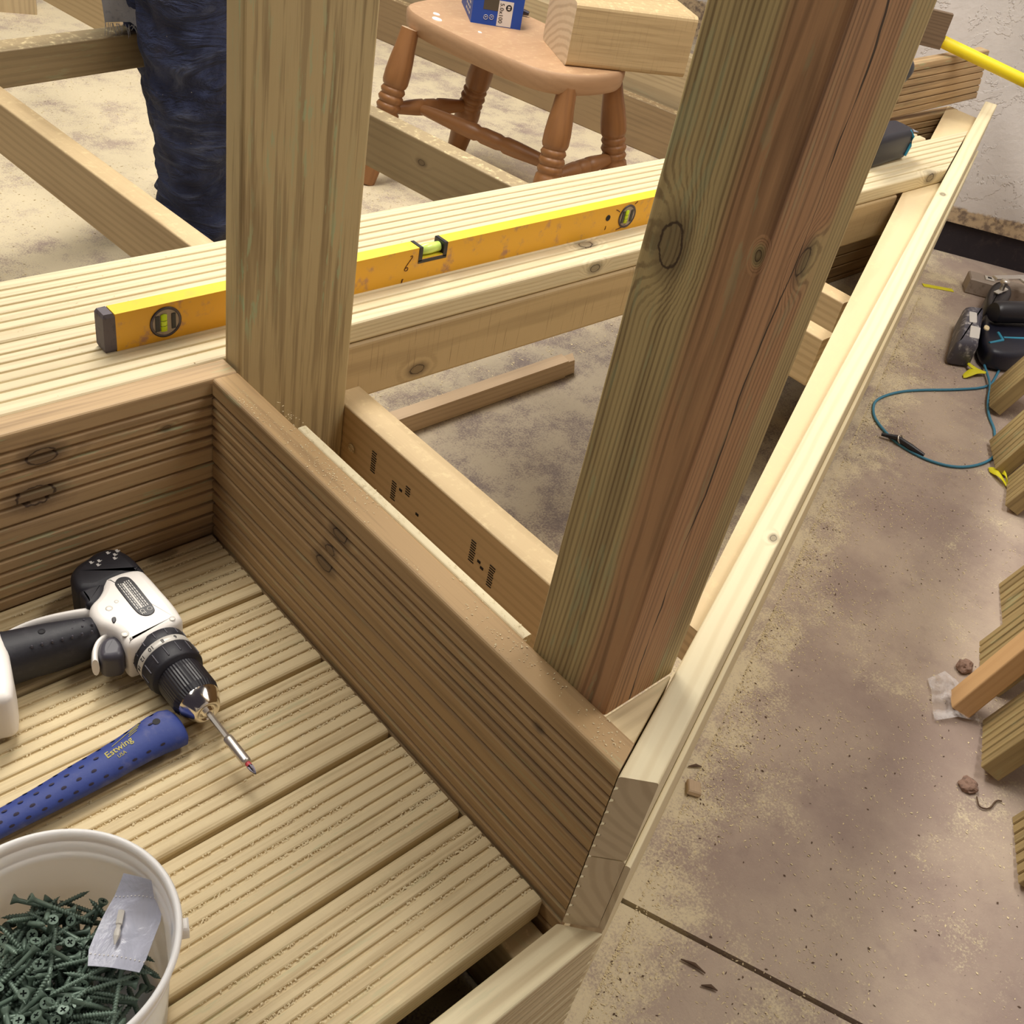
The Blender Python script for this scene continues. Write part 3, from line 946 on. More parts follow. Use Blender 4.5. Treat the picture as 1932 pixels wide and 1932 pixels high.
for a, b_ in (((0.905, 0.009), (0.906, 0.016)), ((0.936, 0.004), (0.962, 0.009)), ((0.955, 0.010), (0.962, 0.016)), ((0.972, 0.047), (0.978, 0.051)), ((0.925, 0.043), (0.935, 0.038))):
    mb.tube([(a[0], -0.0003, a[1]), ((a[0] + b_[0]) / 2 + .001, -0.0003, (a[1] + b_[1]) / 2), (b_[0], -0.0003, b_[1])], 0.0009, 6)
obj('pen_mark', mb, plain('marker_ink', '#5d3418', 0.7), lv, label='handwritten dark brown pen marks')['kind'] = 'stuff'

# ------------------------------------------------------------------ cordless drill lying on its side on the low deck
drill = thing('cordless_drill', 'white and black cordless drill lying on its side on the low deck', 'drill', (0.36, 0.84, 0.0))
DO = V((0.36, 0.84, 0.0))


def loc2(pts):
    return [(x - DO.x, y - DO.y) for x, y in pts]


def half(z0, z1, r, n=4):
    """levels of a slab with rounded edges of radius r"""
    lv_ = []
    for k in range(n + 1):
        a = math.pi / 2 * k / n
        lv_.append((z0 + r * (1 - math.sin(a)), r * (1 - math.cos(a))))
    lv_ = [(z0 + r * (1 - math.cos(math.pi / 2 * k / n)), r * (1 - math.sin(math.pi / 2 * k / n))) for k in range(n + 1)]
    up = [(z1 - (z - z0), i) for z, i in reversed(lv_)]
    return lv_ + up


body = [(0.3700, 0.9235), (0.3960, 0.9235), (0.4185, 0.9170), (0.4205, 0.8974), (0.421, 0.8714), (0.422, 0.846), (0.421, 0.8275), (0.4184, 0.8100), (0.386, 0.8070), (0.3486, 0.8040), (0.3450, 0.8130), (0.3480, 0.830),
        (0.3420, 0.8450), (0.3340, 0.8560), (0.3330, 0.8750), (0.3400, 0.8900), (0.3540, 0.8970), (0.3665, 0.9103)]
shell = obj('housing', MB().puff(smooth_loop(loc2(body), 2), half(0.006, 0.0682, 0.011)), M_WHITE, drill, label='white plastic housing')
mb = MB()
hs = smooth_path([(0.352, 0.893), (0.342, 0.8905), (0.3262, 0.8985), (0.3009, 0.9070), (0.2772, 0.9118), (0.2547, 0.9110)], 2)
mb.tube([(x - DO.x, y - DO.y, 0.044) for x, y in hs], [0.0075 - 0.0045 * k / (len(hs) - 1) for k in range(len(hs))], 12, flat=2.2)
hs = smooth_path([(0.352, 0.845), (0.340, 0.8485), (0.3300, 0.8455), (0.3215, 0.8370), (0.3150, 0.8250), (0.3125, 0.8180)], 2)
mb.tube([(x - DO.x, y - DO.y, 0.040) for x, y in hs], 0.0042, 12, flat=3.2)
obj('handle_trim', mb, M_WHITE, shell)
cap = [(0.3711, 0.9646), (0.3847, 0.971), (0.4021, 0.97), (0.4125, 0.9616), (0.4190, 0.9455), (0.4205, 0.9284), (0.4207, 0.9050), (0.4103, 0.9060), (0.3979, 0.9105), (0.387, 0.9100), (0.3722, 0.9085), (0.358, 0.906),
       (0.3430, 0.914), (0.3382, 0.9229), (0.3404, 0.9409), (0.3454, 0.9518), (0.3575, 0.9614)]
tail = [(0.345, 0.918), (0.3722, 0.9185), (0.3660, 0.9030), (0.3559, 0.8920), (0.3435, 0.8872), (0.3364, 0.8930), (0.3405, 0.9000), (0.339, 0.916)]
rc = obj('motor_cap', MB().puff(smooth_loop(loc2(cap), 2), half(0.003, 0.0685, 0.012)).puff(smooth_loop(loc2(tail), 2), half(0.008, 0.0665, 0.006)), M_BLACK, drill, label='black rubber motor cap')
mb = MB()
for (cx, cy) in ((0.372, 0.952), (0.377, 0.944), (0.381, 0.950), (0.396, 0.958), (0.4015, 0.951), (0.407, 0.956), (0.3985, 0.945)):
    x, y = cx - DO.x, cy - DO.y
    mb.box((x - 0.0018, y - 0.0026, 0.0672), (x + 0.0018, y + 0.0026, 0.0686), 0, 0.0004)
    mb.box((x + 0.0012, y - 0.0014, 0.0672), (x + 0.0034, y - 0.0004, 0.0686), 0)
obj('vent_slots', mb, M_PRINT, rc)
grip = [(0.236, 0.9135), (0.2577, 0.9105), (0.2794, 0.9085), (0.3031, 0.9043), (0.3251, 0.8948), (0.3404, 0.8847), (0.3432, 0.871), (0.3401, 0.8599), (0.3309, 0.8502), (0.3150, 0.8370), (0.298, 0.8375), (0.2765, 0.8438), (0.2539, 0.8524), (0.2330, 0.8570), (0.2330, 0.883)]
mb = MB()
vs, fs = [], []
gs = [(0.3395, 0.8655, 0.004, 0.010), (0.3385, 0.866, 0.012, 0.020), (0.333, 0.8665, 0.0165, 0.0255), (0.322, 0.8675, 0.0195, 0.0275), (0.305, 0.8705, 0.0225, 0.0285), (0.285, 0.875, 0.0250, 0.0290), (0.262, 0.880, 0.0265, 0.0290), (0.245, 0.883, 0.0275, 0.0300), (0.232, 0.885, 0.0300, 0.0310)]
gd_ = V((-0.976, 0.18, 0)).normalized()
gn_ = V((gd_.y, -gd_.x, 0))
for gx, gy, hw, hz in gs:
    for k in range(28):
        a = 2 * math.pi * k / 28
        ca, sa = math.cos(a), math.sin(a)
        p = V((gx - DO.x, gy - DO.y, 0.0375)) + gn_ * hw * math.copysign(abs(ca) ** 0.8, ca) + V((0, 0, hz * math.copysign(abs(sa) ** 0.8, sa)))
        vs.append(p)
for i in range(len(gs) - 1):
    for k in range(28):
        fs.append((i * 28 + k, (i + 1) * 28 + k, (i + 1) * 28 + (k + 1) % 28, i * 28 + (k + 1) % 28))
mb.add(vs, fs, 0, True)
mb.add(vs[:28], [list(range(28))], 0)
gp = obj('grip', mb, M_BLACK, drill, label='black rubber grip with raised dots')
mb = MB()
for i in range(7):
    for j in range(3):
        x = 0.262 + i * 0.0105 + (0.005 if j % 2 else 0) - DO.x
        y = 0.884 - j * 0.0105 - i * 0.0022 - DO.y
        mb.lathe([(0.0016, -0.002), (0.0014, 0.0008), (0.0008, 0.0016), (0.0001, 0.0018)], 8, 0, True, 'z', (x, y, 0.0640))
obj('grip_dots', mb, M_GREY, gp)
obj('screw_hole', MB().lathe([(0.0040, 0.0), (0.0040, 0.0006), (0.0026, 0.0007), (0.0024, 0.0002)], 16, 0, True, 'z', (0.279 - DO.x, 0.8765 - DO.y, 0.0664)), M_INK, gp)
trig = [(0.3219, 0.8306), (0.3308, 0.8413), (0.3406, 0.8427), (0.3492, 0.8398), (0.3506, 0.8273), (0.3475, 0.8166), (0.3400, 0.8070), (0.3300, 0.8090), (0.3210, 0.8140), (0.3183, 0.8204)]
obj('trigger', MB().puff(smooth_loop(loc2(trig), 2), half(0.018, 0.056, 0.008)), M_GREY, drill, label='grey trigger')
lab = [(0.3789, 0.9050), (0.3861, 0.9110), (0.3948, 0.9090), (0.3990, 0.9020), (0.3988, 0.8680), (0.3985, 0.8430), (0.3944, 0.8365), (0.3859, 0.8355), (0.3795, 0.8415), (0.3778, 0.8514), (0.3776, 0.8762), (0.3777, 0.8987)]
lb = obj('rating_plate', MB().puff(smooth_loop(loc2(lab), 2), [(0.064, 0), (0.0668, 0), (0.0672, 0.0006)], 0, False), M_BLACKP, drill, label='black rating plate with small white print')
lb.location = (0, 0, 0.0021)
mb = MB()
for k in range(6):
    x = 0.3813 + k * 0.0026 - DO.x
    w_ = 0.0011 if k != 2 else 0.0022
    seg0 = 0.851
    rnd = random.Random(k)
    y = seg0
    while y < 0.900:
        l_ = 0.048 if k == 2 else rnd.uniform(0.002, 0.006)
        mb.box((x - w_ / 2, y - DO.y, 0.0671), (x + w_ / 2, min(y + l_, 0.901) - DO.y, 0.06735), 0)
        y += l_ + 0.0012
obj('print_lines', mb, M_PRINT, lb)
ce = link('mark', text_mesh('CE', 0.0075, M_PRINT), lb, Matrix.Translation((0.384 - DO.x, 0.8445 - DO.y, 0.0675)) @ Matrix.Rotation(-math.pi / 2, 4, 'Z'))
mb = MB().tube([(0.393 - DO.x + 0.0028 * math.cos(a * .5236), 0.845 - DO.y + 0.0028 * math.sin(a * .5236), 0.0673) for a in range(12)], 0.0004, 5, closed=True)
obj('symbol', mb, M_PRINT, lb)
mb = MB()
for cx, cy, r_ in ((0.3672, 0.8760, 0.0026), (0.3553, 0.8700, 0.0042), (0.3520, 0.824, 0.0045), (0.4072, 0.818, 0.0035)):
    mb.lathe([(r_, 0.0), (r_, 0.0004), (r_ * .6, 0.0005), (r_ * .55, 0.0001)], 16, 0, True, 'z', (cx - DO.x, cy - DO.y, 0.0679))
obj('housing_screws', mb, M_SILVER, drill, label='recessed grey screws')['kind'] = 'stuff'
mb = MB().puff(smooth_loop(loc2([(0.348, 0.8445), (0.3535, 0.8475), (0.3555, 0.8545), (0.3500, 0.8545)]), 2), [(0.0640, 0), (0.0686, 0), (0.0690, 0.0008)])
obj('direction_button', mb, M_BLACKP, drill)
AX = (0.3845 - DO.x, 0, 0.036)


def turned(name, prof, mat, parent=drill, seg=40, label=None, wob=0, smooth=True):
    mb = MB()
    mb.lathe([(r, y - DO.y) for r, y in prof], seg, 0, smooth, 'y', AX)
    return obj(name, mb, mat, parent, label=label)


cl = turned('clutch_ring', [(0.0300, 0.812), (0.0326, 0.810), (0.0330, 0.800), (0.0326, 0.7965), (0.0326, 0.787), (0.0330, 0.7865), (0.0326, 0.766), (0.0310, 0.7625), (0.0240, 0.7620), (0.023, 0.759)][::-1], M_BLACK, label='black clutch ring')
bd = turned('number_band', [(0.0322, 0.7968), (0.0332, 0.7962), (0.0332, 0.7872), (0.0322, 0.7866)][::-1], M_SILVER, cl, label='silver band numbered 6 to 14')
for num, ang in (('6', 68), ('8', 96), ('10', 122), ('12', 148), ('14', 172)):
    a = math.radians(ang)
    ra = 0.03335
    nrm = V((math.cos(a), 0, math.sin(a)))
    pos = V((AX[0], 0.7917 - DO.y, AX[2])) + nrm * ra
    up_ = V((0, 1, 0))
    xx = up_.cross(nrm)
    m_ = Matrix((xx, up_, nrm)).transposed().to_4x4() @ Matrix.Rotation(math.radians(180), 4, 'Z')
    m_.translation = pos
    link('number', text_mesh(num, 0.0078, M_INK), bd, m_)
mb = MB()
for k in range(14):
    a = 2 * math.pi * k / 14
    p = V((AX[0] + 0.0328 * math.cos(a), 0, AX[2] + 0.0328 * math.sin(a)))
    mb.tube([(p.x, 0.784 - DO.y, p.z), (p.x, 0.769 - DO.y, p.z)], 0.0009, 6)
    mb.tube([(p.x, 0.8085 - DO.y, p.z), (p.x, 0.8 - DO.y, p.z)], 0.0009, 6)
obj('clutch_ribs', mb, M_GREY, cl)
mb = MB()
seg = 96
for y in (0,):
    prof = [(0.0225, 0.7615), (0.0262, 0.760), (0.0268, 0.752), (0.0268, 0.724), (0.0245, 0.716)]
vs, fs = [], []
for r, y in prof[::-1]:
    for k in range(seg):
        a = 2 * math.pi * k / seg
        q = r + (0.0005 if (k % 2 and r > 0.024) else 0)
        vs.append((AX[0] + q * math.sin(a), y - DO.y, AX[2] + q * math.cos(a)))
for i in range(len(prof) - 1):
    for k in range(seg):
        fs.append((i * seg + k, i * seg + (k + 1) % seg, (i + 1) * seg + (k + 1) % seg, (i + 1) * seg + k))
mb.add(vs, fs, 0, False)
obj('chuck_sleeve', mb, M_BLACKP, drill, label='ribbed black chuck sleeve')
ck = turned('chuck_nose', [(0.0248, 0.7175), (0.0243, 0.712), (0.0165, 0.6985), (0.0150, 0.6965), (0.0120, 0.6962), (0.0112, 0.6985), (0.0070, 0.6985), (0.0065, 0.694), (0.003, 0.694)][::-1], M_CHROME, label='shiny chrome chuck nose')
bit = turned('bit_shank', [(0.0034, 0.70), (0.0034, 0.645)][::-1], M_STEEL, seg=6, smooth=False)
bh = turned('bit_holder', [(0.0030, 0.6545), (0.0052, 0.6535), (0.0055, 0.650), (0.0055, 0.616), (0.0050, 0.613), (0.003, 0.6125)][::-1], M_STEEL, bit)
turned('bit_collar', [(0.0031, 0.6135), (0.0031, 0.608)][::-1], M_RED, bit, 12)
mb = MB()
for k in range(4):
    a = k * math.pi / 2
    c, s = math.cos(a), math.sin(a)
    q = [(0.0007, 0.0), (0.0033, 0.0), (0.0030, -0.006), (0.0008, -0.0125)]
    vs = []
    for off in (-0.0008, 0.0008):
        for r, y in q:
            vs.append((AX[0] + r * c - off * s, 0.6085 - DO.y + y, AX[2] + r * s + off * c))
    mb.add(vs, [(0, 1, 2, 3), (7, 6, 5, 4), (0, 4, 5, 1), (1, 5, 6, 2), (2, 6, 7, 3), (3, 7, 4, 0)])
mb.lathe([(0.0002, 0.5955 - DO.y), (0.0016, 0.600 - DO.y), (0.0018, 0.6085 - DO.y)], 8, 0, True, 'y', AX)
obj('bit_tip', mb, M_DSTEEL, bit)
bat = [(0.236, 0.9230), (0.2424, 0.9082), (0.2425, 0.8893), (0.2360, 0.856), (0.2195, 0.8060), (0.2110, 0.800), (0.200, 0.803), (0.178, 0.810), (0.160, 0.830), (0.155, 0.920), (0.18, 0.945)]
obj('battery_foot', MB().puff(smooth_loop(loc2(bat), 1), half(0.003, 0.071, 0.010)), M_WHITE, drill, label='white battery foot')
b2 = [(0.2180, 0.905), (0.2275, 0.880), (0.2235, 0.855), (0.2080, 0.812), (0.180, 0.818), (0.150, 0.835), (0.145, 0.905)]
obj('battery', MB().puff(smooth_loop(loc2(b2), 1), [(0.001, 0.004), (0.0715, 0.0), (0.0735, 0.002)], 0, False), M_NAVY, drill, label='dark blue-black battery')

# ------------------------------------------------------------------ hammer with blue grip
hm = thing('hammer', 'hammer with a dimpled dark blue rubber grip on the low deck', 'hammer', (0.25, 0.706, 0.0))
HO = V((0.25, 0.706, 0.0))
gprof = [(0.3575, 0.001, 0.710), (0.3570, 0.0195, 0.7095), (0.3535, 0.0255, 0.7100), (0.3440, 0.0270, 0.7118), (0.330, 0.0258, 0.7120), (0.312, 0.0236, 0.7100), (0.292, 0.0220, 0.7075), (0.266, 0.0212, 0.7045), (0.236, 0.0200, 0.7025),
         (0.200, 0.0178, 0.6995), (0.165, 0.0160, 0.6975), (0.12, 0.0152, 0.696), (0.075, 0.0158, 0.696), (0.055, 0.0165, 0.696), (0.050, 0.012, 0.696)]


def hrad(x):
    g = sorted(gprof, key=lambda q: q[0])
    for a, b_ in zip(g, g[1:]):
        if a[0] <= x <= b_[0]:
            u = (x - a[0]) / max(1e-6, b_[0] - a[0])
            return a[1] + (b_[1] - a[1]) * u, a[2] + (b_[2] - a[2]) * u
    return 0.016, 0.696


HZ = 0.0175


def hsurf(x, t, lift=0.0):
    r, yc = hrad(x)
    zf = 0.62
    return V((x - HO.x, yc - HO.y + (r + lift) * math.sin(t), HZ + (r * zf + lift) * math.cos(t)))


mb = MB()
seg = 28
vs, fs = [], []
for x, r, yc in gprof:
    for k in range(seg):
        a = 2 * math.pi * k / seg
        vs.append((x - HO.x, yc - HO.y + r * math.sin(a), HZ + r * 0.62 * math.cos(a)))
for i in range(len(gprof) - 1):
    for k in range(seg):
        fs.append((i * seg + k, i * seg + (k + 1) % seg, (i + 1) * seg + (k + 1) % seg, (i + 1) * seg + k))
mb.add(vs, fs, 0, True)
gr = obj('grip', mb, M_BLUE, hm, label='dark blue rubber grip')
mb = MB()
for i in range(15):
    for t in (-0.85, -0.25, 0.35, 0.95):
        x = 0.335 - i * 0.0165 - (0.008 if t in (-0.25, 0.95) else 0)
        if 0.262 < x < 0.322 and t in (-0.25, 0.35):
            continue
        if x < 0.06 or (x > 0.325 and t == 0.35):
            continue
        c = hsurf(x, -t, 0.0002)
        n_ = (c - V((c.x, hrad(x)[1] - HO.y, HZ)))
        n_.normalize()
        u = V((1, 0, 0))
        w = n_.cross(u).normalized()
        c = c + n_ * 0.0004
        ringp = [c + u * 0.0030 * math.cos(k * .7854) + w * 0.0017 * math.sin(k * .7854) for k in range(8)]
        mb.add([c + n_ * 0.0003] + ringp, [(0, k + 1, (k + 1) % 8 + 1) for k in range(8)] + [], 0)
obj('grip_dimples', mb, M_HOLE, gr)
c = hsurf(0.3335, 0.2, 0.0003)
obj('hanging_hole', MB().lathe([(0.0042, 0.0), (0.0042, 0.0004), (0.0001, 0.0004)], 18, 0, False, 'z', tuple(c)), M_INK, gr)


def on_grip(me, xc, tc, rot):
    """lay flat lettering onto the curved grip"""
    cs, sn = math.cos(rot), math.sin(rot)
    for v in me.vertices:
        x, y = v.co.x, v.co.y
        X, Y = x * cs - y * sn, x * sn + y * cs
        xx = xc + X
        r, _ = hrad(xx)
        v.co = hsurf(xx, tc + Y / (r * 0.9), 0.0004 + v.co.z * 0.5)
    return me


link('lettering', on_grip(text_mesh('Estwing', 0.0105, M_YPRINT, 0.0002, 0.0001), 0.286, 0.09, 0.06), gr)['label'] = 'yellow printed maker lettering'
link('lettering', on_grip(text_mesh('USA', 0.0055, M_YPRINT, 0.0002), 0.285, -0.32, 0.06), gr)
mb = MB()
for j in range(4):
    pts = []
    for k in range(9):
        u = k / 8
        x = 0.281 + 0.040 * u - j * 0.003 * u
        y = 0.0060 + 0.0036 * math.sin(u * 2.2) + 0.006 * u * u - j * (0.0016 + 0.0012 * u)
        if j and u < 0.62:
            continue
        pts.append(hsurf(x, 0.09 + y / 0.02, 0.0005))
    mb.tube(pts, 0.00035, 5)
obj('wing_mark', mb, M_YPRINT, gr)
obj('neck', MB().tube([(0.052 - HO.x, -0.010, HZ), (-0.05 - HO.x, -0.010, HZ)], [0.007, 0.0075], 12), M_STEEL, hm)
mb = MB()
hx = -0.062 - HO.x
mb.lathe([(0.0, 0.03), (0.0125, 0.03), (0.0135, 0.026), (0.0125, 0.018), (0.010, 0.004), (0.0125, -0.006), (0.0125, -0.022)], 18, 0, True, 'y', (hx, -0.010, HZ))
hd = obj('head', mb, M_STEEL, hm)
mb = MB()
for s in (-1, 1):
    mb.tube([(hx, -0.030, HZ), (hx + 0.003, -0.055, HZ + s * 0.004), (hx + 0.012, -0.082, HZ + s * 0.008), (hx + 0.03, -0.10, HZ + s * 0.010)], [0.011, 0.009, 0.006, 0.002], 10)
obj('claw', mb, M_STEEL, hm)

# ------------------------------------------------------------------ bucket of screws
BC = V((0.121, 0.480, 0.0))
bk = thing('bucket', 'round white plastic tub filled with green screws on the low deck', 'bucket', (BC.x, BC.y, 0.0))
mb = MB()
mb.lathe([(0.0, 0.001), (0.085, 0.001), (0.088, 0.004), (0.0945, 0.118), (0.0985, 0.119), (0.0990, 0.124), (0.0960, 0.126), (0.0965, 0.130), (0.1000, 0.131), (0.1005, 0.138), (0.0975, 0.140), (0.0980, 0.144),
          (0.1035, 0.145), (0.1042, 0.148), (0.1025, 0.1508), (0.0995, 0.1508), (0.0982, 0.148), (0.0935, 0.118), (0.0860, 0.006), (0.0, 0.005)], 96)
obj('tub', mb, M_BUCKET, bk)
mb = MB()
a = math.radians(-24)
for da in (-0.05, 0.05):
    pass
p = V((0.102 * math.cos(a), 0.102 * math.sin(a), 0.128))
mb.box((-0.004, -0.006, -0.009), (0.007, 0.006, 0.008), 0, 0.002)
lug = obj('handle_lug', mb, M_BUCKET, bk)
lug.location = p
lug.rotation_euler = (0, 0, a)


def screw_mesh():
    L, R = 0.062, 0.0046
    mb = MB()
    # threaded shank: ridge phase follows the angle, so it winds as a helix
    seg, pitch, z0, z1 = 8, 0.0026, -L, -0.021
    rows = int((z1 - z0) / (pitch / 4))
    vs, fs = [], []
    for i in range(rows + 1):
        z = z0 + (z1 - z0) * i / rows
        tap = min(1.0, (z - z0) / 0.007 + 0.06)
        for k in range(seg):
            an = 2 * math.pi * k / seg
            ph = (z / pitch - k / seg) % 1.0
            r = (0.00170 + 0.00115 * max(0.0, 1 - abs(ph - 0.5) * 4.2)) * tap
            vs.append((r * math.cos(an), r * math.sin(an), z))
    for i in range(rows):
        for k in range(seg):
            fs.append((i * seg + k, i * seg + (k + 1) % seg, (i + 1) * seg + (k + 1) % seg, (i + 1) * seg + k))
    mb.add(vs, fs, 0, True)
    mb.lathe([(0.0020, -0.021), (0.0021, -0.0055), (0.0025, -0.0042), (R, -0.0009), (R, 0.0)], 16, 0, True)
    mb.f.pop(); mb.mi.pop(); mb.sm.pop()          # open top: the head face is built with its cross recess
    mb.f.pop(); mb.mi.pop(); mb.sm.pop()
    # head face with a cross recess
    bm = bmesh.new()
    outer = [bm.verts.new((R * math.cos(2 * math.pi * k / 16), R * math.sin(2 * math.pi * k / 16), 0.0)) for k in range(16)]
    a_, b_ = 0.0007, 0.0026
    cr = [(a_, b_), (-a_, b_), (-a_, a_), (-b_, a_), (-b_, -a_), (-a_, -a_), (-a_, -b_), (a_, -b_), (a_, -a_), (b_, -a_), (b_, a_), (a_, a_)]
    inner = [bm.verts.new((x, y, 0.0)) for x, y in cr]
    ed = [bm.edges.new((outer[i], outer[(i + 1) % 16])) for i in range(16)] + [bm.edges.new((inner[i], inner[(i + 1) % 12])) for i in range(12)]
    bmesh.ops.triangle_fill(bm, use_beauty=True, edges=ed, normal=(0, 0, 1))
    bm.verts.index_update()
    mb.add([v.co for v in bm.verts], [[v.index for v in f.verts] for f in bm.faces], 0)
    bm.free()
    vs = [(x, y, 0.0) for x, y in cr] + [(x * 0.7, y * 0.7, -0.0018) for x, y in cr]
    mb.add(vs, [(i, (i + 1) % 12, 12 + (i + 1) % 12, 12 + i) for i in range(12)] + [list(range(12, 24))], 1)
    return mb.mesh('screw', [M_GREEN, M_DGREEN])


SCREW = screw_mesh()
rs = random.Random(11)


def put_screw(cx, cy, cz, az, tilt, first=False):
    o = link('screw', SCREW)
    d = V((math.cos(az) * math.cos(tilt), math.sin(az) * math.cos(tilt), math.sin(tilt)))     # from tip to head
    q = d.to_track_quat('Z', 'Y')
    m_ = q.to_matrix().to_4x4() @ Matrix.Rotation(rs.uniform(0, 6.28), 4, 'Z')
    m_.translation = V((cx, cy, cz)) + d * 0.031
    o.matrix_basis = m_
    tag(o, 'green deck screw with a cross-slot head in the white tub', 'screw', 'green screws in the white tub')


n = 0
while n < 292:
    layer = n / 292
    rmax = 0.074
    a, r = rs.uniform(0, 2 * math.pi), rmax * math.sqrt(rs.random())
    tilt = rs.gauss(0, 0.28)
    if rs.random() < 0.27:
        tilt = rs.uniform(0.5, 1.4) * rs.choice((-1, 1, 1, 1))
    # heap slightly higher at the far side
    z = 0.040 + 0.044 * layer ** 0.8 + rs.uniform(-0.002, 0.003)
    cx, cy = BC.x + r * math.cos(a), BC.y + r * math.sin(a)
    az = rs.uniform(0, 2 * math.pi)
    ok = True
    for s in (-1, 1):
        ex, ey = cx + s * 0.031 * math.cos(az) * math.cos(tilt) - BC.x, cy + s * 0.031 * math.sin(az) * math.cos(tilt) - BC.y
        ez = z + s * 0.031 * math.sin(tilt)
        if math.hypot(BC.x + ex - 0.178, BC.y + ey - 0.472) < 0.055 and ez > 0.086:
            ok = False
        if math.hypot(ex, ey) > 0.0885 or ez < 0.012 or ez > 0.106:
            ok = False
    if ok:
        put_screw(cx, cy, z, az, tilt)
        n += 1
# a few stand against the far side of the tub
for (dx, dy, z, az, tilt) in ((0.004, 0.060, 0.085, 1.9, -0.75), (0.020, 0.058, 0.088, 1.2, -0.85), (0.030, 0.052, 0.090, 2.4, 0.55), (-0.02, 0.055, 0.084, 1.7, -0.6)):
    put_screw(BC.x + dx, BC.y + dy, z, az, tilt)

# polythene bag with a spare bit, on top of the screws
rows = [((0.2006, 0.5130), (0.2205, 0.4850), 0.128), ((0.1879, 0.5069), (0.2195, 0.4796), 0.112), ((0.1734, 0.4992), (0.2105, 0.4675), 0.104), ((0.1521, 0.4813), (0.1858, 0.4458), 0.099), ((0.1456, 0.4696), (0.1762, 0.4393), 0.097)]
BO = V((0.18, 0.475, 0.1))
fine = []
for (a0, b0, z0), (a1, b1, z1) in zip(rows, rows[1:]):
    for k in range(4):
        fine.append((k / 4, a0, b0, z0, a1, b1, z1))
grid_rows = []
for u, a0, b0, z0, a1, b1, z1 in fine + [(1.0,) + rows[-2][:3] + rows[-1][:3]]:
    pa = V((a0[0] + (a1[0] - a0[0]) * u, a0[1] + (a1[1] - a0[1]) * u, z0 + (z1 - z0) * u))
    pb = V((b0[0] + (b1[0] - b0[0]) * u, b0[1] + (b1[1] - b0[1]) * u, z0 + (z1 - z0) * u))
    rw = []
    for k in range(9):
        w = k / 8
        p = pa.lerp(pb, w)
        p.z += 0.0022 * noise.noise(V((p.x * 60, p.y * 60, 3.0))) + 0.002 * math.sin(w * math.pi)
        rw.append(tuple(p - BO))
    grid_rows.append(rw)
bag = thing('plastic_bag', 'small clear polythene bag resting on the screws in the tub', 'bag', tuple(BO))
mb = MB().grid(grid_rows)
low = [[(x, y, z - 0.0007) for x, y, z in r] for r in grid_rows]
mb.grid(low)
obj('film', mb, M_BAG, bag)
mb = MB()
for i in (4, 13):
    r = grid_rows[i]
    for k in range(26):
        w = k / 25 * 7.9
        j = int(w)
        p = V(r[j]).lerp(V(r[j + 1]), w - j)
        if k % 2:
            mb.box((p.x - 0.0006, p.y - 0.0004, p.z + 0.0001), (p.x + 0.0006, p.y + 0.0004, p.z + 0.0006))
obj('perforated_seam', mb, M_PRINT, bag)
sb0, sb1 = V((0.1879, 0.493, 0.1085)), V((0.1695, 0.469, 0.1055))
sp = link('screwdriver_bit', None)
sp.matrix_basis = frame(sb0, sb1 - sb0, (0, 0, 1))
tag(sp, 'pale spare screwdriver bit seen inside the clear bag', 'bit')
mb = MB().lathe([(0.0001, 0.0), (0.0030, 0.0008), (0.0031, 0.0125), (0.0021, 0.0135), (0.0021, 0.016)], 6, 0, False, 'x')
obj('hex_shank', mb, M_SILVER, sp)
mb = MB().lathe([(0.0020, 0.016), (0.0028, 0.0185), (0.0028, 0.023), (0.0006, 0.0300)], 8, 0, False, 'x')
obj('tip', mb, M_SILVER, sp)

# ------------------------------------------------------------------ stool, carton and sawn block
SZ = 0.2
stool = thing('stool', 'worn brown wooden stool with turned legs behind the bench', 'stool', (2.15, 2.2, GZ))
SO = V((2.15, 2.2, GZ))
seat = [(2.035, 2.515), (1.992, 2.455), (1.982, 2.367), (1.992, 2.224), (2.010, 2.074), (2.040, 1.965), (2.085, 1.920), (2.165, 1.888), (2.29, 1.890), (2.345, 1.925), (2.37, 2.0), (2.375, 2.25), (2.37, 2.45), (2.33, 2.52), (2.18, 2.55)]
loop = smooth_loop([(x - SO.x, y - SO.y) for x, y in seat], 2)
sz = SZ - GZ
mb = MB().puff(loop, [(sz - 0.056, 0.012), (sz - 0.046, 0.004), (sz - 0.02, 0), (sz - 0.006, 0.0005), (sz, 0.006)])
obj('seat', mb, W_SEAT, stool)


def leg_profile(L):
    pr = [(0.0, 0.016), (0.08, 0.019), (0.22, 0.0225), (0.36, 0.0262), (0.43, 0.0270)]
    pr += [(h - 0.07, r) for h, r in ((0.545, 0.0255), (0.56, 0.0215), (0.568, 0.0235), (0.585, 0.0258), (0.602, 0.0235), (0.61, 0.0212), (0.618, 0.0240), (0.636, 0.0264), (0.654, 0.0240),
          (0.662, 0.0212), (0.67, 0.0235), (0.686, 0.0255), (0.702, 0.0230), (0.71, 0.0212), (0.718, 0.0240), (0.74, 0.0262), (0.80, 0.0262), (0.88, 0.0240), (0.95, 0.021))]
    pr += [(1.0, 0.0180)]
    return [(r * 1.42, h * L) for h, r in pr]


def turned_between(name, a, b_, prof_fn, mat, parent, seg=22):
    """a turned spindle from a up to b"""
    d = b_ - a
    mb = MB().lathe(prof_fn(d.length), seg)
    # grain runs along the spindle: the turning axis becomes local X
    mb.v = [(z, x, y) for x, y, z in mb.v]
    m_ = frame(a, d, (0.3, 1, 0.2))
    m_.translation = a - V(parent.location)
    return obj(name, mb, mat, parent, m_)


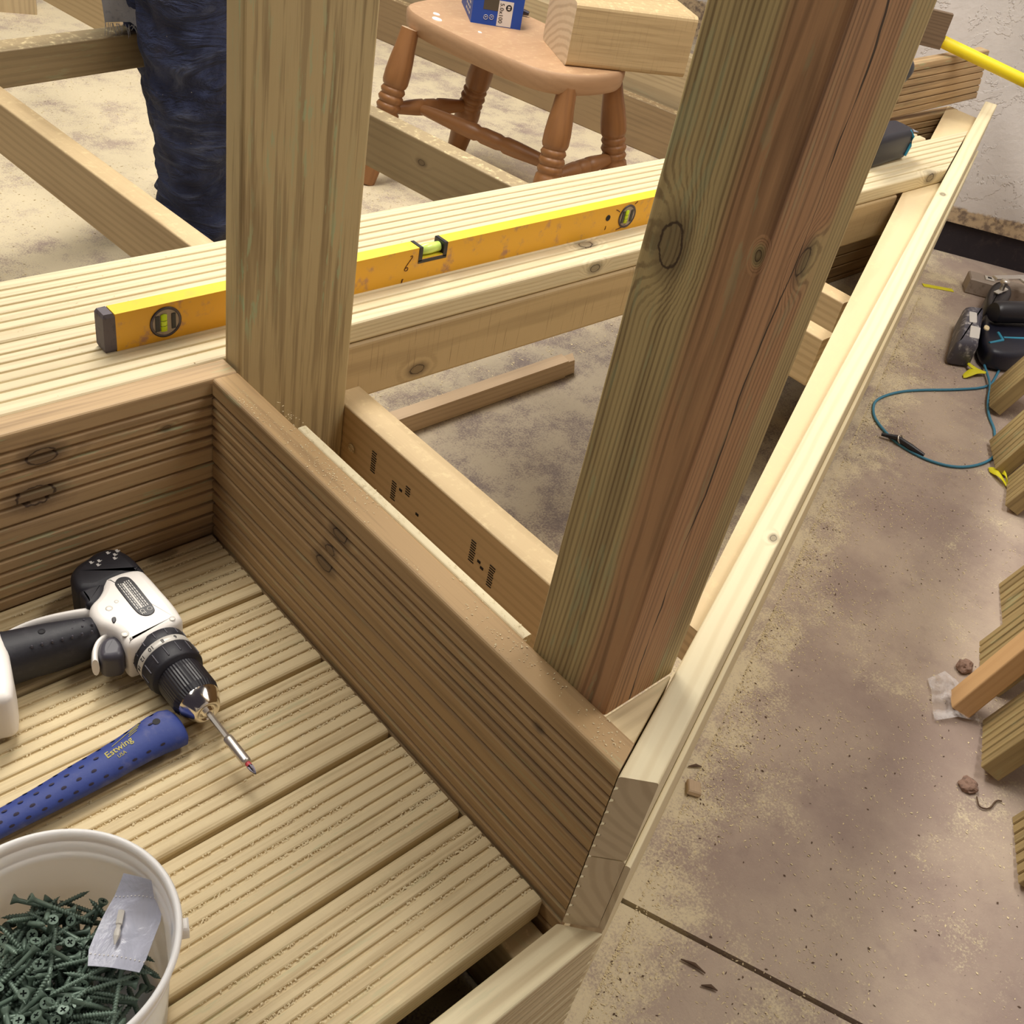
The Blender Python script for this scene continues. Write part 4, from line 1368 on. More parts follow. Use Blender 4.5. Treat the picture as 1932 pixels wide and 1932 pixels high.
legs = {'FL': ((1.874, 2.416, GZ), (1.985, 2.425, 0.160)), 'FR': ((2.060, 1.880, GZ), (2.128, 1.930, 0.160)), 'BL': ((2.150, 2.330, GZ), (2.200, 2.300, 0.160)), 'BR': ((2.405, 1.880, GZ), (2.335, 1.960, 0.160))}
legs['BL'] = ((2.215, 2.435, GZ), (2.195, 2.315, 0.160))
for k in ('FL', 'FR', 'BL', 'BR'):
    turned_between('leg', V(legs[k][0]), V(legs[k][1]), leg_profile, W_STOOL, stool)


def rod(L):
    return [(1.4 * r, L * k) for r, k in ((0.009, 0.0), (0.012, .1), (0.0165, .33), (0.017, .40), (0.014, .42), (0.0165, .45), (0.0165, .55), (0.014, .58), (0.017, .60), (0.0165, .67), (0.012, .9), (0.009, 1))]


def on_leg(k, z):
    a, b_ = V(legs[k][0]), V(legs[k][1])
    return a.lerp(b_, (z - a.z) / (b_.z - a.z))


s_l = (on_leg('FL', -0.055), on_leg('BL', -0.055))
s_r = (on_leg('FR', -0.075), on_leg('BR', -0.055))
turned_between('stretcher', s_l[0], s_l[1], rod, W_STOOL, stool)
turned_between('stretcher', s_r[0], s_r[1], rod, W_STOOL, stool)
turned_between('cross_stretcher', s_l[0].lerp(s_l[1], .35), s_r[0].lerp(s_r[1], .3), rod, W_STOOL, stool)
mb = MB()
for (x, y, r_) in ((2.06, 2.41, .010), (2.03, 2.37, .014), (2.085, 2.25, .006)):
    mb.puff(smooth_loop([(x - SO.x + r_ * math.cos(k * 1.05) * (1 + .4 * math.sin(k * 2.3)), y - SO.y + r_ * 1.6 * math.sin(k * 1.05)) for k in range(6)], 1), [(sz - 0.001, 0), (sz + 0.0012, 0.001)])
obj('paint_spots', mb, M_LABEL, stool, label='white paint splashes')

cx = V((2.12, 2.332, SZ))
e1 = V((0.112, -0.083, 0)).normalized()         # along the printed front
e2 = V((0.083, 0.130, 0)).normalized()
carton = thing('screw_carton', 'blue cardboard screw carton standing on the stool seat', 'box', tuple(cx))
fm = frame(cx, e1, (0, 0, 1))                    # local X along front, Y up, Z out of the front


def lc(x, y, z):
    return tuple((fm.to_3x3() @ V((x, y, z))))


CW, CH, CD = 0.142, 0.115, 0.20
mb = MB()
P = [lc(0, 0, 0), lc(CW, 0, 0), lc(CW, CH, 0), lc(0, CH, 0)]
back = e2 * CD
Q = [tuple(V(p) + back) for p in P]
mb.add(P + Q, [(0, 1, 2, 3), (1, 5, 6, 2), (5, 4, 7, 6), (3, 2, 6, 7), (4, 5, 1, 0)], 0)
mb.add(P + Q, [(4, 0, 3, 7)], 1)
obj('carton', mb, [M_BLUEBOX, M_BLUEBOX2], carton)


def patch(name, x0, y0, x1, y1, mat, lift=0.0006, th=0.0004):
    mb = MB()
    vs = [lc(x, y, z) for z in (lift - th, lift) for x, y in ((x0, y0), (x1, y0), (x1, y1), (x0, y1))]
    mb.add(vs, [(4, 5, 6, 7), (0, 1, 5, 4), (1, 2, 6, 5), (2, 3, 7, 6), (3, 0, 4, 7)])
    return obj(name, mb, mat, carton)


patch('window', 0.030, 0.040, 0.072, CH, M_WINDOW)
lbl = patch('label', 0.072, 0.002, 0.113, 0.068, M_LABEL)
patch('label', 0.117, 0.088, CW, CH, M_LABEL)
me = text_mesh('5.0x100', 0.0165, M_INK)
link('lettering', me, lbl, Matrix.Translation(V(lc(0.081, 0.036, 0.0009))) @ fm.to_3x3().to_4x4() @ Matrix.Rotation(-math.pi / 2, 4, 'Z'))['label'] = 'black print 5.0x100'
mb = MB().lathe([(0.0085, 0.0), (0.0085, 0.0004), (0.0001, 0.0004)], 20, 0, False, 'z')
d_ = obj('symbol', mb, M_INK, lbl, Matrix.Translation(V(lc(0.101, 0.052, 0.0008))) @ fm.to_3x3().to_4x4())
mb = MB().box((-0.0035, -0.0045, 0.0004), (0.0035, 0.0045, 0.0007)).box((-0.0050, -0.0008, 0.0007), (0.0050, 0.0008, 0.0009), 1)
obj('symbol_centre', mb, [M_LABEL, M_INK], lbl, Matrix.Translation(V(lc(0.101, 0.052, 0.0008))) @ fm.to_3x3().to_4x4())
mb = MB()
for (x, y) in ((0.040, 0.020), (0.056, 0.022)):
    c_ = [lc(x + 0.006 * math.cos(k * .5236), y + 0.006 * math.sin(k * .5236), 0.0007) for k in range(12)]
    mb.tube(c_, 0.0007, 5, closed=True)
    mb.tube([lc(x - 0.003, y, 0.0008), lc(x + 0.003, y + 0.001, 0.0008)], 0.0008, 5)
obj('print_symbols', mb, M_PRINT, carton)
mb = MB()
for j in range(3):
    for k in range(7):
        u0, v0 = 0.03 + j * 0.028, 0.012 + k * 0.014
        pts = []
        for (u, v) in ((u0, v0), (u0 + 0.02, v0), (u0 + 0.02, v0 + 0.007), (u0, v0 + 0.007)):
            pts.append(tuple(e2 * u + V((0, 0, v)) - V(fm.to_3x3() @ V((1, 0, 0))) * 0.0006))
        mb.add(pts, [(0, 1, 2, 3)])
obj('side_print', mb, M_PRINT, carton)

b0 = V((2.1435, 1.9675, SZ + 0.0005))
bx = V((0.304, -0.158, 0)).normalized()
by = V((0.158, 0.304, 0)).normalized()
mb = MB()
prof = round_rect(0.226, 0.157, 0.012)
mb.prism(prof, 0.0, 0.343)
sblk = obj('sleeper_offcut', mb, W_SLEEPER, None, frame(b0 + V((0, 0, 0.157)), bx, by))
tag(sblk, 'thick rough-sawn timber block with pale dusty top resting on the stool', 'timber block')
tf = thing('drill_bit_tool', 'small dark metal tool lying on the stool between carton and block', 'tool', (2.335, 2.35, SZ))
mb = MB().tube([(-0.03, 0.05, 0.012), (0.005, 0.02, 0.012), (0.02, -0.005, 0.010)], [0.012, 0.010, 0.006], 12)
obj('shaft', mb, M_DSTEEL, tf)
obj('handle', MB().tube([(-0.09, 0.12, 0.014), (-0.03, 0.05, 0.012)], [0.014, 0.013], 12), M_LABEL, tf)

# ------------------------------------------------------------------ far end: pole, dark board, cordless tool on the bench
PA = V((2.972, 1.386, 0.4055))
PD = (V((3.262, 1.244, 0.329)) - V((3.12, 1.455, 0.376))).normalized()
k_ = ((RW0 - PA).dot(rnor) - 0.02) / PD.dot(rnor)
pole = thing('yellow_pole', 'bright yellow pole slanting along the end wall at the top right', 'pole', tuple(PA))
obj('shaft', MB().tube([(0, 0, 0), PD * (k_ * .5), PD * k_], 0.0158, 18), M_YELLOW, pole)
db = link('dark_board', MB().prism(round_rect(0.089, 0.028, 0.001), 0.0, 0.30, 0, (0, 0)).mesh('dark_board', W_DARK))
db.matrix_basis = frame((2.975, 1.390, 0.387), -TW, (0.05, 0, 1))
tag(db, 'dark brown board end meeting the yellow pole beside the wall', 'board')
dl = board('dark_batten', (2.80, 1.66, GZ), (0, 0, 1), (0.8, -0.5, 0), 0.657, 0.05, 0.03, W_DARK)
tag(dl, 'dark upright batten hidden behind the square post carrying the dark board', 'batten')

ct = thing('impact_driver', 'black cordless tool with a teal stripe half hidden behind the square post', 'power tool', (2.42, 1.15, 0.2505))
mb = MB().puff(soft_rect([(-0.16, -0.045), (0.030, -0.035), (0.036, 0.035), (-0.16, 0.04)], 0.02), half(0.001, 0.072, 0.014))
obj('battery', mb, M_NAVY, ct)
obj('stripe', MB().tube([(0.012, -0.036, 0.012), (0.018, -0.037, 0.035), (0.016, -0.036, 0.056), (0.005, -0.028, 0.069)], 0.004, 8), M_TEAL, ct)
obj('handle', MB().tube([(-0.12, 0.0, 0.07), (-0.16, 0.005, 0.18)], [0.022, 0.026], 16), M_NAVY, ct)
obj('motor_body', MB().lathe([(0.012, -0.11), (0.022, -0.1), (0.032, -0.05), (0.034, 0.06), (0.025, 0.085)], 20, 0, True, 'x', (-0.16, 0.005, 0.205)), M_NAVY, ct)
sh = MB().grid([[(-0.10, 0.0, 0.0), (0.0, 0.0, 0.006), (0.055, -0.012, 0.002)], [(-0.10, 0.05, 0.004), (0.0, 0.05, 0.012), (0.06, 0.04, 0.004)]])
sh.grid([[(-0.10, 0.0, -0.001), (0.0, 0.0, 0.005), (0.055, -0.012, 0.001)], [(-0.10, 0.05, 0.003), (0.0, 0.05, 0.011), (0.06, 0.04, 0.003)]])
so = obj('plastic_sheet', sh, plain('grey_sheet', '#8c909c', 0.4))
so.location = (2.62, 1.225, 0.2525)
tag(so, 'grey scrap of plastic sheet on the bench beyond the black tool', 'sheet')

# ------------------------------------------------------------------ cordless saw on the floor by the wall
saw = thing('cordless_saw', 'black and teal cordless saw with worn battery on the floor by the wall', 'power tool', (2.95, 0.92, GZ))
SA = V((2.95, 0.92, GZ))


def sl_(pts):
    return [(x - SA.x, y - SA.y) for x, y in pts]


bt = [(2.945, 0.998), (2.992, 0.962), (2.758, 0.856), (2.712, 0.897)]
bat_ = obj('battery', MB().puff(soft_rect(sl_(bt), 0.014), [(0.002, 0.004), (0.010, -0.004), (0.062, -0.002), (0.072, 0.002), (0.078, 0.010)]), M_BATT, saw, label='worn battery with a scuffed pale label')
mb = MB().puff(soft_rect(sl_([(2.762, 0.889), (2.835, 0.924), (2.85, 0.901), (2.782, 0.870)]), 0.004), [(0.0765, 0), (0.0785, 0.0), (0.0789, 0.001)])
mb.puff(soft_rect(sl_([(2.85, 0.936), (2.915, 0.972), (2.93, 0.955), (2.868, 0.922)]), 0.006), [(0.0765, 0), (0.0785, 0.0), (0.0789, 0.001)])
obj('label', mb, M_PRINT, bat_)
mb = MB().puff(smooth_loop(sl_([(2.855, 0.895), (2.882, 0.905), (2.884, 0.890), (2.858, 0.880)]), 1), [(0.0765, 0), (0.079, 0.0), (0.080, 0.001)])
obj('wood_chip', mb, M_DUST, bat_)
mb = MB().puff(smooth_loop(sl_([(2.985, 0.955), (3.10, 0.985), (3.17, 0.95), (3.16, 0.84), (3.04, 0.77), (2.88, 0.765), (2.81, 0.800), (2.79, 0.852)]), 2), half(0.002, 0.062, 0.018))
bdy = obj('motor_housing', mb, M_NAVY, saw)
mb = MB().lathe([(0.026, -0.01), (0.031, 0.0), (0.031, 0.28), (0.026, 0.29)], 24, 0, True, 'x')
h_ = obj('motor_can', mb, M_BLACKP, saw)
h_.matrix_basis = frame(V((2.955, 0.915, GZ + 0.096)) - SA, (0.86, -0.46, 0.03), (0, 0, 1))
mb = MB().puff(smooth_loop(sl_([(2.99, 0.965), (3.20, 1.045), (3.235, 1.005), (3.16, 0.955), (3.02, 0.935)]), 2), half(0.004, 0.085, 0.014))
obj('blade_guard', mb, M_BLACKP, saw)
mb = MB()
mb.box((-0.03, -0.028, 0.0), (0.34, -0.008, 0.008), 0, 0.002)
mb.box((0.06, -0.085, 0.0), (0.34, -0.045, 0.008), 0, 0.002)
mb.box((0.06, -0.085, 0.0), (0.085, -0.008, 0.0085), 0, 0.002)
pl_ = obj('shoe_plate', mb, M_ALU, saw, label='pale metal shoe plate')
pl_.matrix_basis = frame(V((3.225, 1.045, GZ + 0.088)) - SA, (0.93, -0.37, 0.0), (0.37, 0.93, 0))
mb = MB().lathe([(0.007, 0.0), (0.007, 0.030), (0.014, 0.031), (0.014, 0.040), (0.009, 0.043)], 16)
kn = obj('depth_knob', mb, M_STEEL, saw)
kn.location = V((3.125, 0.985, GZ + 0.083)) - SA
obj('knob_wing', MB().box((-0.032, -0.008, 0.004), (0.032, 0.008, 0.011), 0, 0.003), M_SILVER, kn)
for a, b_ in (((2.905, 0.850, 0.060), (3.01, 0.790, 0.062)), ((2.83, 0.855, 0.060), (2.885, 0.842, 0.062)), ((2.885, 0.842, 0.062), (2.915, 0.872, 0.062))):
    obj('teal_trim', MB().tube([V((a[0], a[1], GZ + a[2])) - SA, V((b_[0], b_[1], GZ + b_[2])) - SA], 0.0042, 8), M_TEAL, saw)
gb = thing('metal_bar', 'worn grey bar with a square hole lying on the floor beyond the saw', 'bar', (3.26, 1.10, GZ))
mb = MB().box((0.0, -0.032, 0.0), (0.22, 0.032, 0.05), 0, 0.004)
o_ = obj('bar', mb, M_BAR, gb)
o_.rotation_euler = (0, 0, math.atan2(-0.052, 0.035))
o_.location = (-0.02, 0.030, 0)
mb = MB().box((-0.014, -0.014, 0.0), (0.014, 0.014, 0.004), 0, 0.001).box((-0.006, -0.006, 0.004), (0.006, 0.006, 0.0045), 1)
q_ = obj('square_hole', mb, [M_SILVER, M_INK], o_)
q_.location = (0.06, 0.0, 0.05)

# ------------------------------------------------------------------ boards stood on end against the right wall
lean = [   # foot corner, long axis, width axis, thickness axis, width, thickness, length
    ((2.583, 0.706, -0.250), (0.196, -0.297, 0.934), (0.903, 0.427, -0.054), 0.137, 0.036, 1.25, 'grooved board leaning on end, furthest of its row, beside the saw'),
    ((2.328, 0.556, -0.252), (0.217, -0.263, 0.940), (0.842, 0.537, -0.045), 0.137, 0.036, 1.25, 'grooved board leaning on end in front of the blue cord loop'),
    ((2.212, 0.471, -0.254), (0.153, -0.291, 0.945), (0.919, 0.393, -0.028), 0.137, 0.036, 1.3, 'grooved board leaning on end with a yellow strap at its foot'),
    ((1.838, 0.283, -0.262), (0.20, -0.28, 0.939), (0.870, 0.480, -0.040), 0.137, 0.036, 1.2, 'yellowish grooved board leaning on end behind the orange batten'),
    ((1.640, 0.225, -0.262), (0.22, -0.26, 0.940), (0.880, 0.470, -0.080), 0.137, 0.036, 1.2, 'brown grooved board leaning on end right behind the orange batten'),
    ((1.448, 0.132, -0.246), (0.256, -0.252, 0.933), (0.913, 0.381, -0.147), 0.137, 0.036, 1.2, 'green-striped grooved board leaning on end below the orange batten'),
    ((1.305, -0.012, -0.258), (0.22, -0.25, 0.943), (0.88, 0.47, -0.08), 0.137, 0.036, 1.1, 'grooved board leaning on end, nearest of its row at the right edge'),
]
for P_, l_, w_, W_, T_, L_, lab_ in lean:
    l = V(l_).normalized()
    w = (V(w_) - l * V(w_).dot(l)).normalized()
    t_ = l.cross(w)
    if t_.y > 0:
        t_ = -t_
    # body spans P .. P + W w .. + T t ; the grooved face is the one looking along -t
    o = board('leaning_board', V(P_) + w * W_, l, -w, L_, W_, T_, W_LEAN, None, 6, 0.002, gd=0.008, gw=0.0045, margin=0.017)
    m_ = Matrix((l, -w, l.cross(-w))).transposed().to_4x4()
    m_.translation = V(P_) + w * W_
    if l.cross(-w).dot(-t_) < 0:
        m_ = Matrix((l, w, l.cross(w))).transposed().to_4x4()
        m_.translation = V(P_)
    o.matrix_basis = m_
    tag(o, lab_, 'board')
l = V((0.305, -0.209, 0.929)).normalized()
w = V((0.853, 0.494, -0.168))
w = (w - l * w.dot(l)).normalized()
m_ = Matrix((l, w, l.cross(w))).transposed().to_4x4()
m_.translation = V((1.53, 0.230, -0.25))
tn = l.cross(w)
o = board('orange_batten', (0, 0, 0), l, w, 1.1, 0.05, 0.036, W_BATTEN, None, 0, 0.003)
if tn.y < 0:
    m_.translation = V((1.53, 0.230, -0.25)) + tn * 0.036
o.matrix_basis = m_
tag(o, 'smooth orange-brown batten leaning on end in a torn plastic wrap', 'batten')

# torn wrap round the foot of the batten
mb = MB()
rows_ = []
pts = [[(1.573, 0.296), (1.600, 0.283), (1.62, 0.262)], [(1.545, 0.273), (1.575, 0.258), (1.600, 0.236)], [(1.517, 0.254), (1.548, 0.233), (1.585, 0.205)], [(1.489, 0.235), (1.525, 0.213), (1.56, 0.185)]]
for i, r in enumerate(pts):
    rows_.append([(x, y, GZ + 0.004 + 0.012 * (j == 1) + 0.004 * ((i + j) % 2)) for j, (x, y) in enumerate(r)])
mb.grid(rows_)
mb.grid([[(x, y, z - 0.001) for x, y, z in r] for r in rows_])
wr = obj('plastic_wrap', mb, M_WRAP)
tag(wr, 'torn clear plastic wrap on the floor at the foot of the orange batten', 'plastic wrap')

# ------------------------------------------------------------------ cord, straps and bits on the floor
G1 = GZ + 0.004
cp = [(2.84, 0.80), (2.79, 0.785), (2.713, 0.765), (2.601, 0.809), (2.504, 0.858), (2.429, 0.885), (2.340, 0.893), (2.289, 0.869), (2.252, 0.838), (2.217, 0.770), (2.212, 0.726), (2.221, 0.669), (2.258, 0.619), (2.316, 0.594), (2.382, 0.586), (2.44, 0.60), (2.50, 0.640), (2.524, 0.652), (2.573, 0.696), (2.633, 0.732), (2.713, 0.764), (2.80, 0.83)]
cd = thing('cord', 'thin blue cord lying in a loop on the floor by the leaning boards', 'cord', (2.4, 0.74, GZ))
p3 = smooth_path([(x - 2.4, y - 0.74, 0.004 + (0.008 if i >= 19 else 0)) for i, (x, y) in enumerate(cp)], 2)
obj('loop', MB().tube(p3, 0.0034, 8), M_CORD, cd)
mb = MB().tube([(-0.20, 0.05, 0.010), (-0.183, 0.02, 0.014), (-0.182, -0.02, 0.012), (-0.176, -0.055, 0.008)], [0.004, 0.007, 0.008, 0.005], 8)
obj('clip', mb, M_BLACKP, cd, label='black clip on the cord')
obj('clip_ring', MB().tube([(-0.183 + 0.010 * math.cos(k * .7854), 0.01 + 0.006 * math.sin(k * .7854), 0.016 + 0.009 * math.sin(k * .7854)) for k in range(8)], 0.0018, 6, closed=True), M_STEEL, cd)


def strap(name, loc, parts_, label):
    t_ = thing(name, label, 'strap', loc)
    for q in parts_:
        mb = MB()
        n_ = len(q)
        up_ = [[(x + dx, y + dy, z) for dx, dy in ((-wd_, -wd_ * .8), (0.0, 0.0), (wd_, wd_ * .8))] for (x, y, z), wd_ in zip(smooth_path(q, 2), [0.004 + 0.010 * math.sin(3.0 * k / 12.0) for k in range(14)])]
        for r in up_:
            r[1] = (r[1][0], r[1][1], r[1][2] + 0.003)
        mb.grid(up_)
        mb.grid([[(x, y, z - 0.001) for x, y, z in r] for r in up_])
        obj('tail', mb, M_YTAG, t_)
    return t_


strap('yellow_strap', (2.745, 0.845, GZ), [[(0.06, 0.06, 0.004), (0.03, 0.035, 0.012), (0.0, 0.0, 0.016), (0.02, -0.04, 0.010)], [(-0.05, -0.01, 0.003), (-0.02, -0.015, 0.012), (0.0, -0.02, 0.014), (0.03, -0.045, 0.01)]], 'crumpled yellow plastic strap beside the worn saw battery')
strap('yellow_strap', (2.335, 0.535, GZ), [[(0.02, 0.02, 0.004), (0.0, 0.0, 0.022), (-0.03, -0.03, 0.006)], [(0.0, 0.035, 0.003), (-0.01, 0.01, 0.016), (-0.025, -0.02, 0.008)]], 'yellow plastic strap end poking out under a leaning board')
o = obj('yellow_strip', MB().box((0, -0.010, 0.0), (0.098, 0.010, 0.002), 0, 0.0006), M_YTAG)
o.location = (3.115, 1.205, GZ + 0.0005)
o.rotation_euler = (0, 0, math.atan2(-0.066, 0.068))
tag(o, 'flat straight yellow strip lying on the floor between rim and wall', 'strip')


def pebble(name, loc, r, mat, label, cat, seed):
    bm = bmesh.new()
    bmesh.ops.create_icosphere(bm, subdivisions=3, radius=1.0)
    for v in bm.verts:
        k = 1 + 0.35 * noise.noise(v.co * 1.7 + V((seed, 0, 0))) + 0.12 * noise.noise(v.co * 5 + V((seed, 3, 0)))
        v.co = V((v.co.x * r[0] * k, v.co.y * r[1] * k, max(-0.7, v.co.z) * r[2] * k))
    me = bpy.data.meshes.new(name)
    bm.to_mesh(me)
    bm.free()
    me.materials.append(mat)
    o = link(name, me)
    o.location = (loc[0], loc[1], GZ + r[2] * 0.66)
    return tag(o, label, cat)


pebble('stone', (1.415, 0.128), (0.017, 0.014, 0.008), M_STONE, 'flat rough brown stone beside a curled twig on the floor', 'stone', 1.0)
pebble('stone', (1.660, 0.270), (0.016, 0.014, 0.012), M_STONE, 'rounded reddish-brown stone against the brown leaning board', 'stone', 5.0)
o = obj('wood_chip', MB().box((-0.012, -0.011, 0.0), (0.014, 0.010, 0.010), 0, 0.002), W_STICK)
o.location = (1.022, 0.392, GZ + 0.0005)
o.rotation_euler = (0.1, 0.15, 0.7)
tag(o, 'square wood chip lying in sawdust beside the rim', 'wood chip')
o = obj('twig', MB().tube(smooth_path([(1.408, 0.108, G1 - .001), (1.39, 0.095, G1), (1.404, 0.082, G1 - .001), (1.43, 0.085, G1 - .001), (1.437, 0.078, G1 - .001)], 2), 0.0014, 6), M_CHIP)
tag(o, 'thin curled twig next to the flat brown stone', 'twig')
for k, (a, b_, lab_) in enumerate((((0.800, 0.225), (0.812, 0.192), 'dark splinter lying beside the sawn joint in the floor'), ((0.795, 0.185), (0.807, 0.167), 'short dark flake on thick sawdust near the bottom edge'), ((1.05, 0.425), (1.068, 0.412), 'dark curved bark sliver in sawdust close to the rim'))):
    o = obj('splinter', MB().tube([(a[0], a[1], G1 - .001), ((a[0] + b_[0]) / 2 + .003, (a[1] + b_[1]) / 2, G1), (b_[0], b_[1], G1 - .001)], [0.001, 0.003, 0.001], 6, flat=0.6), M_CHIP)
    tag(o, lab_, 'splinter')

# shaving curled against the stamped joist
pts = []
for k in range(40):
    a = k * 0.42
    r_ = 0.0008 + 0.00016 * k
    pts.append((0.0, r_ * math.cos(a), r_ * math.sin(a)))
o = obj('shaving', MB().tube(pts, 0.0009, 5), M_DUST)
o.location = (0.7705, 0.975, 0.085)
tag(o, 'curled pale wood shaving hanging beside the stamped joist', 'shaving')

# stamped print on the joist beside the side riser
mb = MB()
rp = random.Random(3)
for (y0, z0, n_, dz) in ((0.925, 0.075, 9, 0.0), (0.875, 0.060, 8, 0.0), (0.845, 0.088, 4, 0.0), (0.705, 0.075, 9, 0.0), (0.665, 0.062, 9, 0.0)):
    for k in range(n_):
        z = z0 + k * 0.0042
        mb.box((0.7730, y0 - 0.005 + rp.uniform(-.001, .001), z), (0.7736, y0 + 0.005, z + 0.0016))
for (y, z) in ((0.69, 0.084), (0.683, 0.078), (0.86, 0.085), (0.82, 0.070)):
    mb.box((0.7730, y - 0.003, z), (0.7736, y + 0.003, z + 0.004))
js_ = [o for o in bpy.data.objects if o.name == 'joist' and o.parent is None]
jo = [o for o in bpy.data.objects if o.get('label', '').startswith('brown joist with stamped')][0]
st_ = obj('stamp_marks', mb, M_INK, jo, jo.matrix_basis.inverted())
st_['label'] = 'black stamped rows of dashes'
st_['kind'] = 'stuff'

# ------------------------------------------------------------------ the person in jeans beyond the bench
per = thing('person', 'person in dark worn jeans standing on the floor behind the bench', 'person', (1.21, 2.21, GZ))
PO = V((1.21, 2.21, GZ))


def skin(name, verts, edges, radii, mat, parent, sub=2, root=0):
    me = bpy.data.meshes.new(name)
    me.from_pydata([tuple(v) for v in verts], edges, [])
    me.materials.append(mat)
    o = link(name, me, parent)
    md = o.modifiers.new('skin', 'SKIN')
    md.use_smooth_shade = True
    for i, r in enumerate(radii):
        me.skin_vertices[0].data[i].radius = (r, r) if not isinstance(r, tuple) else r
        me.skin_vertices[0].data[i].use_root = (i == root)
    sb = o.modifiers.new('sub', 'SUBSURF')
    sb.levels = sb.render_levels = sub
    return o


# local frame: u = sideways (to the photo's right), f = the way the person faces (towards the bench)
u = V((0.85, -0.53, 0))
f = V((-0.53, -0.85, 0))


def pt(a, b_, h_):
    return u * a + f * b_ + V((0, 0, h_))


# one continuous body (bare where it would show): torso, head, arms, legs
bv = [pt(0.0, -0.03, 0.93), pt(0.0, -0.01, 1.12), pt(0.0, 0.04, 1.32), pt(0.0, 0.07, 1.44), pt(0.0, 0.10, 1.53), pt(0.0, 0.13, 1.62), pt(0.0, 0.15, 1.70),
      pt(0.17, 0.05, 1.40), pt(0.27, 0.10, 1.14), pt(0.22, 0.30, 0.98), pt(0.20, 0.37, 0.95), pt(-0.17, 0.05, 1.40), pt(-0.27, 0.10, 1.14), pt(-0.22, 0.30, 0.98), pt(-0.20, 0.37, 0.95),
      pt(0.05, -0.01, 0.84), pt(-0.014, 0.015, 0.50), pt(-0.01, 0.0, 0.09), pt(-0.08, -0.04, 0.84), pt(-0.075, -0.14, 0.50), pt(-0.04, -0.26, 0.09)]
be = [(0, 1), (1, 2), (2, 3), (3, 4), (4, 5), (5, 6), (2, 7), (7, 8), (8, 9), (9, 10), (2, 11), (11, 12), (12, 13), (13, 14), (0, 15), (15, 16), (16, 17), (0, 18), (18, 19), (19, 20)]
br = [(0.14, 0.10), (0.13, 0.095), (0.15, 0.10), 0.06, 0.055, 0.085, 0.075, 0.06, 0.042, 0.033, 0.03, 0.06, 0.042, 0.033, 0.03, 0.08, 0.055, 0.035, 0.08, 0.055, 0.035]
body_ = skin('body', bv, be, br, M_SKIN, per)
shirt = skin('shirt', bv[0:3] + [bv[7], bv[8], bv[11], bv[12]] + [bv[3]], [(0, 1), (1, 2), (2, 3), (3, 4), (2, 5), (5, 6), (2, 7)], [(0.165, 0.125), (0.155, 0.12), (0.175, 0.125), 0.078, 0.058, 0.078, 0.058, 0.07], M_SHIRT, per)


def finger_hand(base, d, side):
    vs, es, rd = [base], [], [0.026]
    palm = base + d * 0.05
    vs.append(palm)
    es.append((0, 1))
    rd.append(0.028)
    n_ = side.cross(d).normalized()
    for k, ln in enumerate((0.062, 0.072, 0.068, 0.052)):
        b_ = palm + side * (0.03 - 0.02 * k) * 0.9 + d * 0.03
        i0 = len(vs)
        vs += [b_, b_ + d * ln * .45 - n_ * 0.008, b_ + d * ln * .8 - n_ * 0.03]
        es += [(1, i0), (i0, i0 + 1), (i0 + 1, i0 + 2)]
        rd += [0.0095, 0.0085, 0.007]
    i0 = len(vs)
    vs += [base + side * 0.032 + d * 0.02, base + side * 0.055 + d * 0.05 - n_ * 0.01]
    es += [(0, i0), (i0, i0 + 1)]
    rd += [0.011, 0.009]
    return skin('hand', vs, es, rd, M_SKIN, per, 1)


finger_hand(bv[10], (f * 0.8 + V((0, 0, -0.6))).normalized(), -u)
finger_hand(bv[14], (f * 0.8 + V((0, 0, -0.6))).normalized(), u)
hr = skin('hair', [pt(0, 0.07, 1.60), pt(0, 0.12, 1.75), pt(0, 0.19, 1.75)], [(0, 1), (1, 2)], [0.07, 0.085, 0.06], M_HAIR, per)
mb = MB()
for s in (-1, 1):
    c = pt(s * 0.033, 0.215, 1.655)
    mb.lathe([(0.0, -0.012), (0.010, -0.006), (0.012, 0), (0.010, 0.006), (0.0, 0.012)], 12, 0, True, 'z', tuple(c))
obj('eyes', mb, M_LABEL, per)
obj('nose', MB().tube([pt(0, 0.215, 1.655), pt(0, 0.245, 1.615), pt(0, 0.22, 1.605)], [0.008, 0.014, 0.008], 10), M_SKIN, per)
obj('mouth', MB().tube([pt(-0.025, 0.205, 1.575), pt(0, 0.215, 1.573), pt(0.025, 0.205, 1.575)], 0.005, 8), M_RED, per)


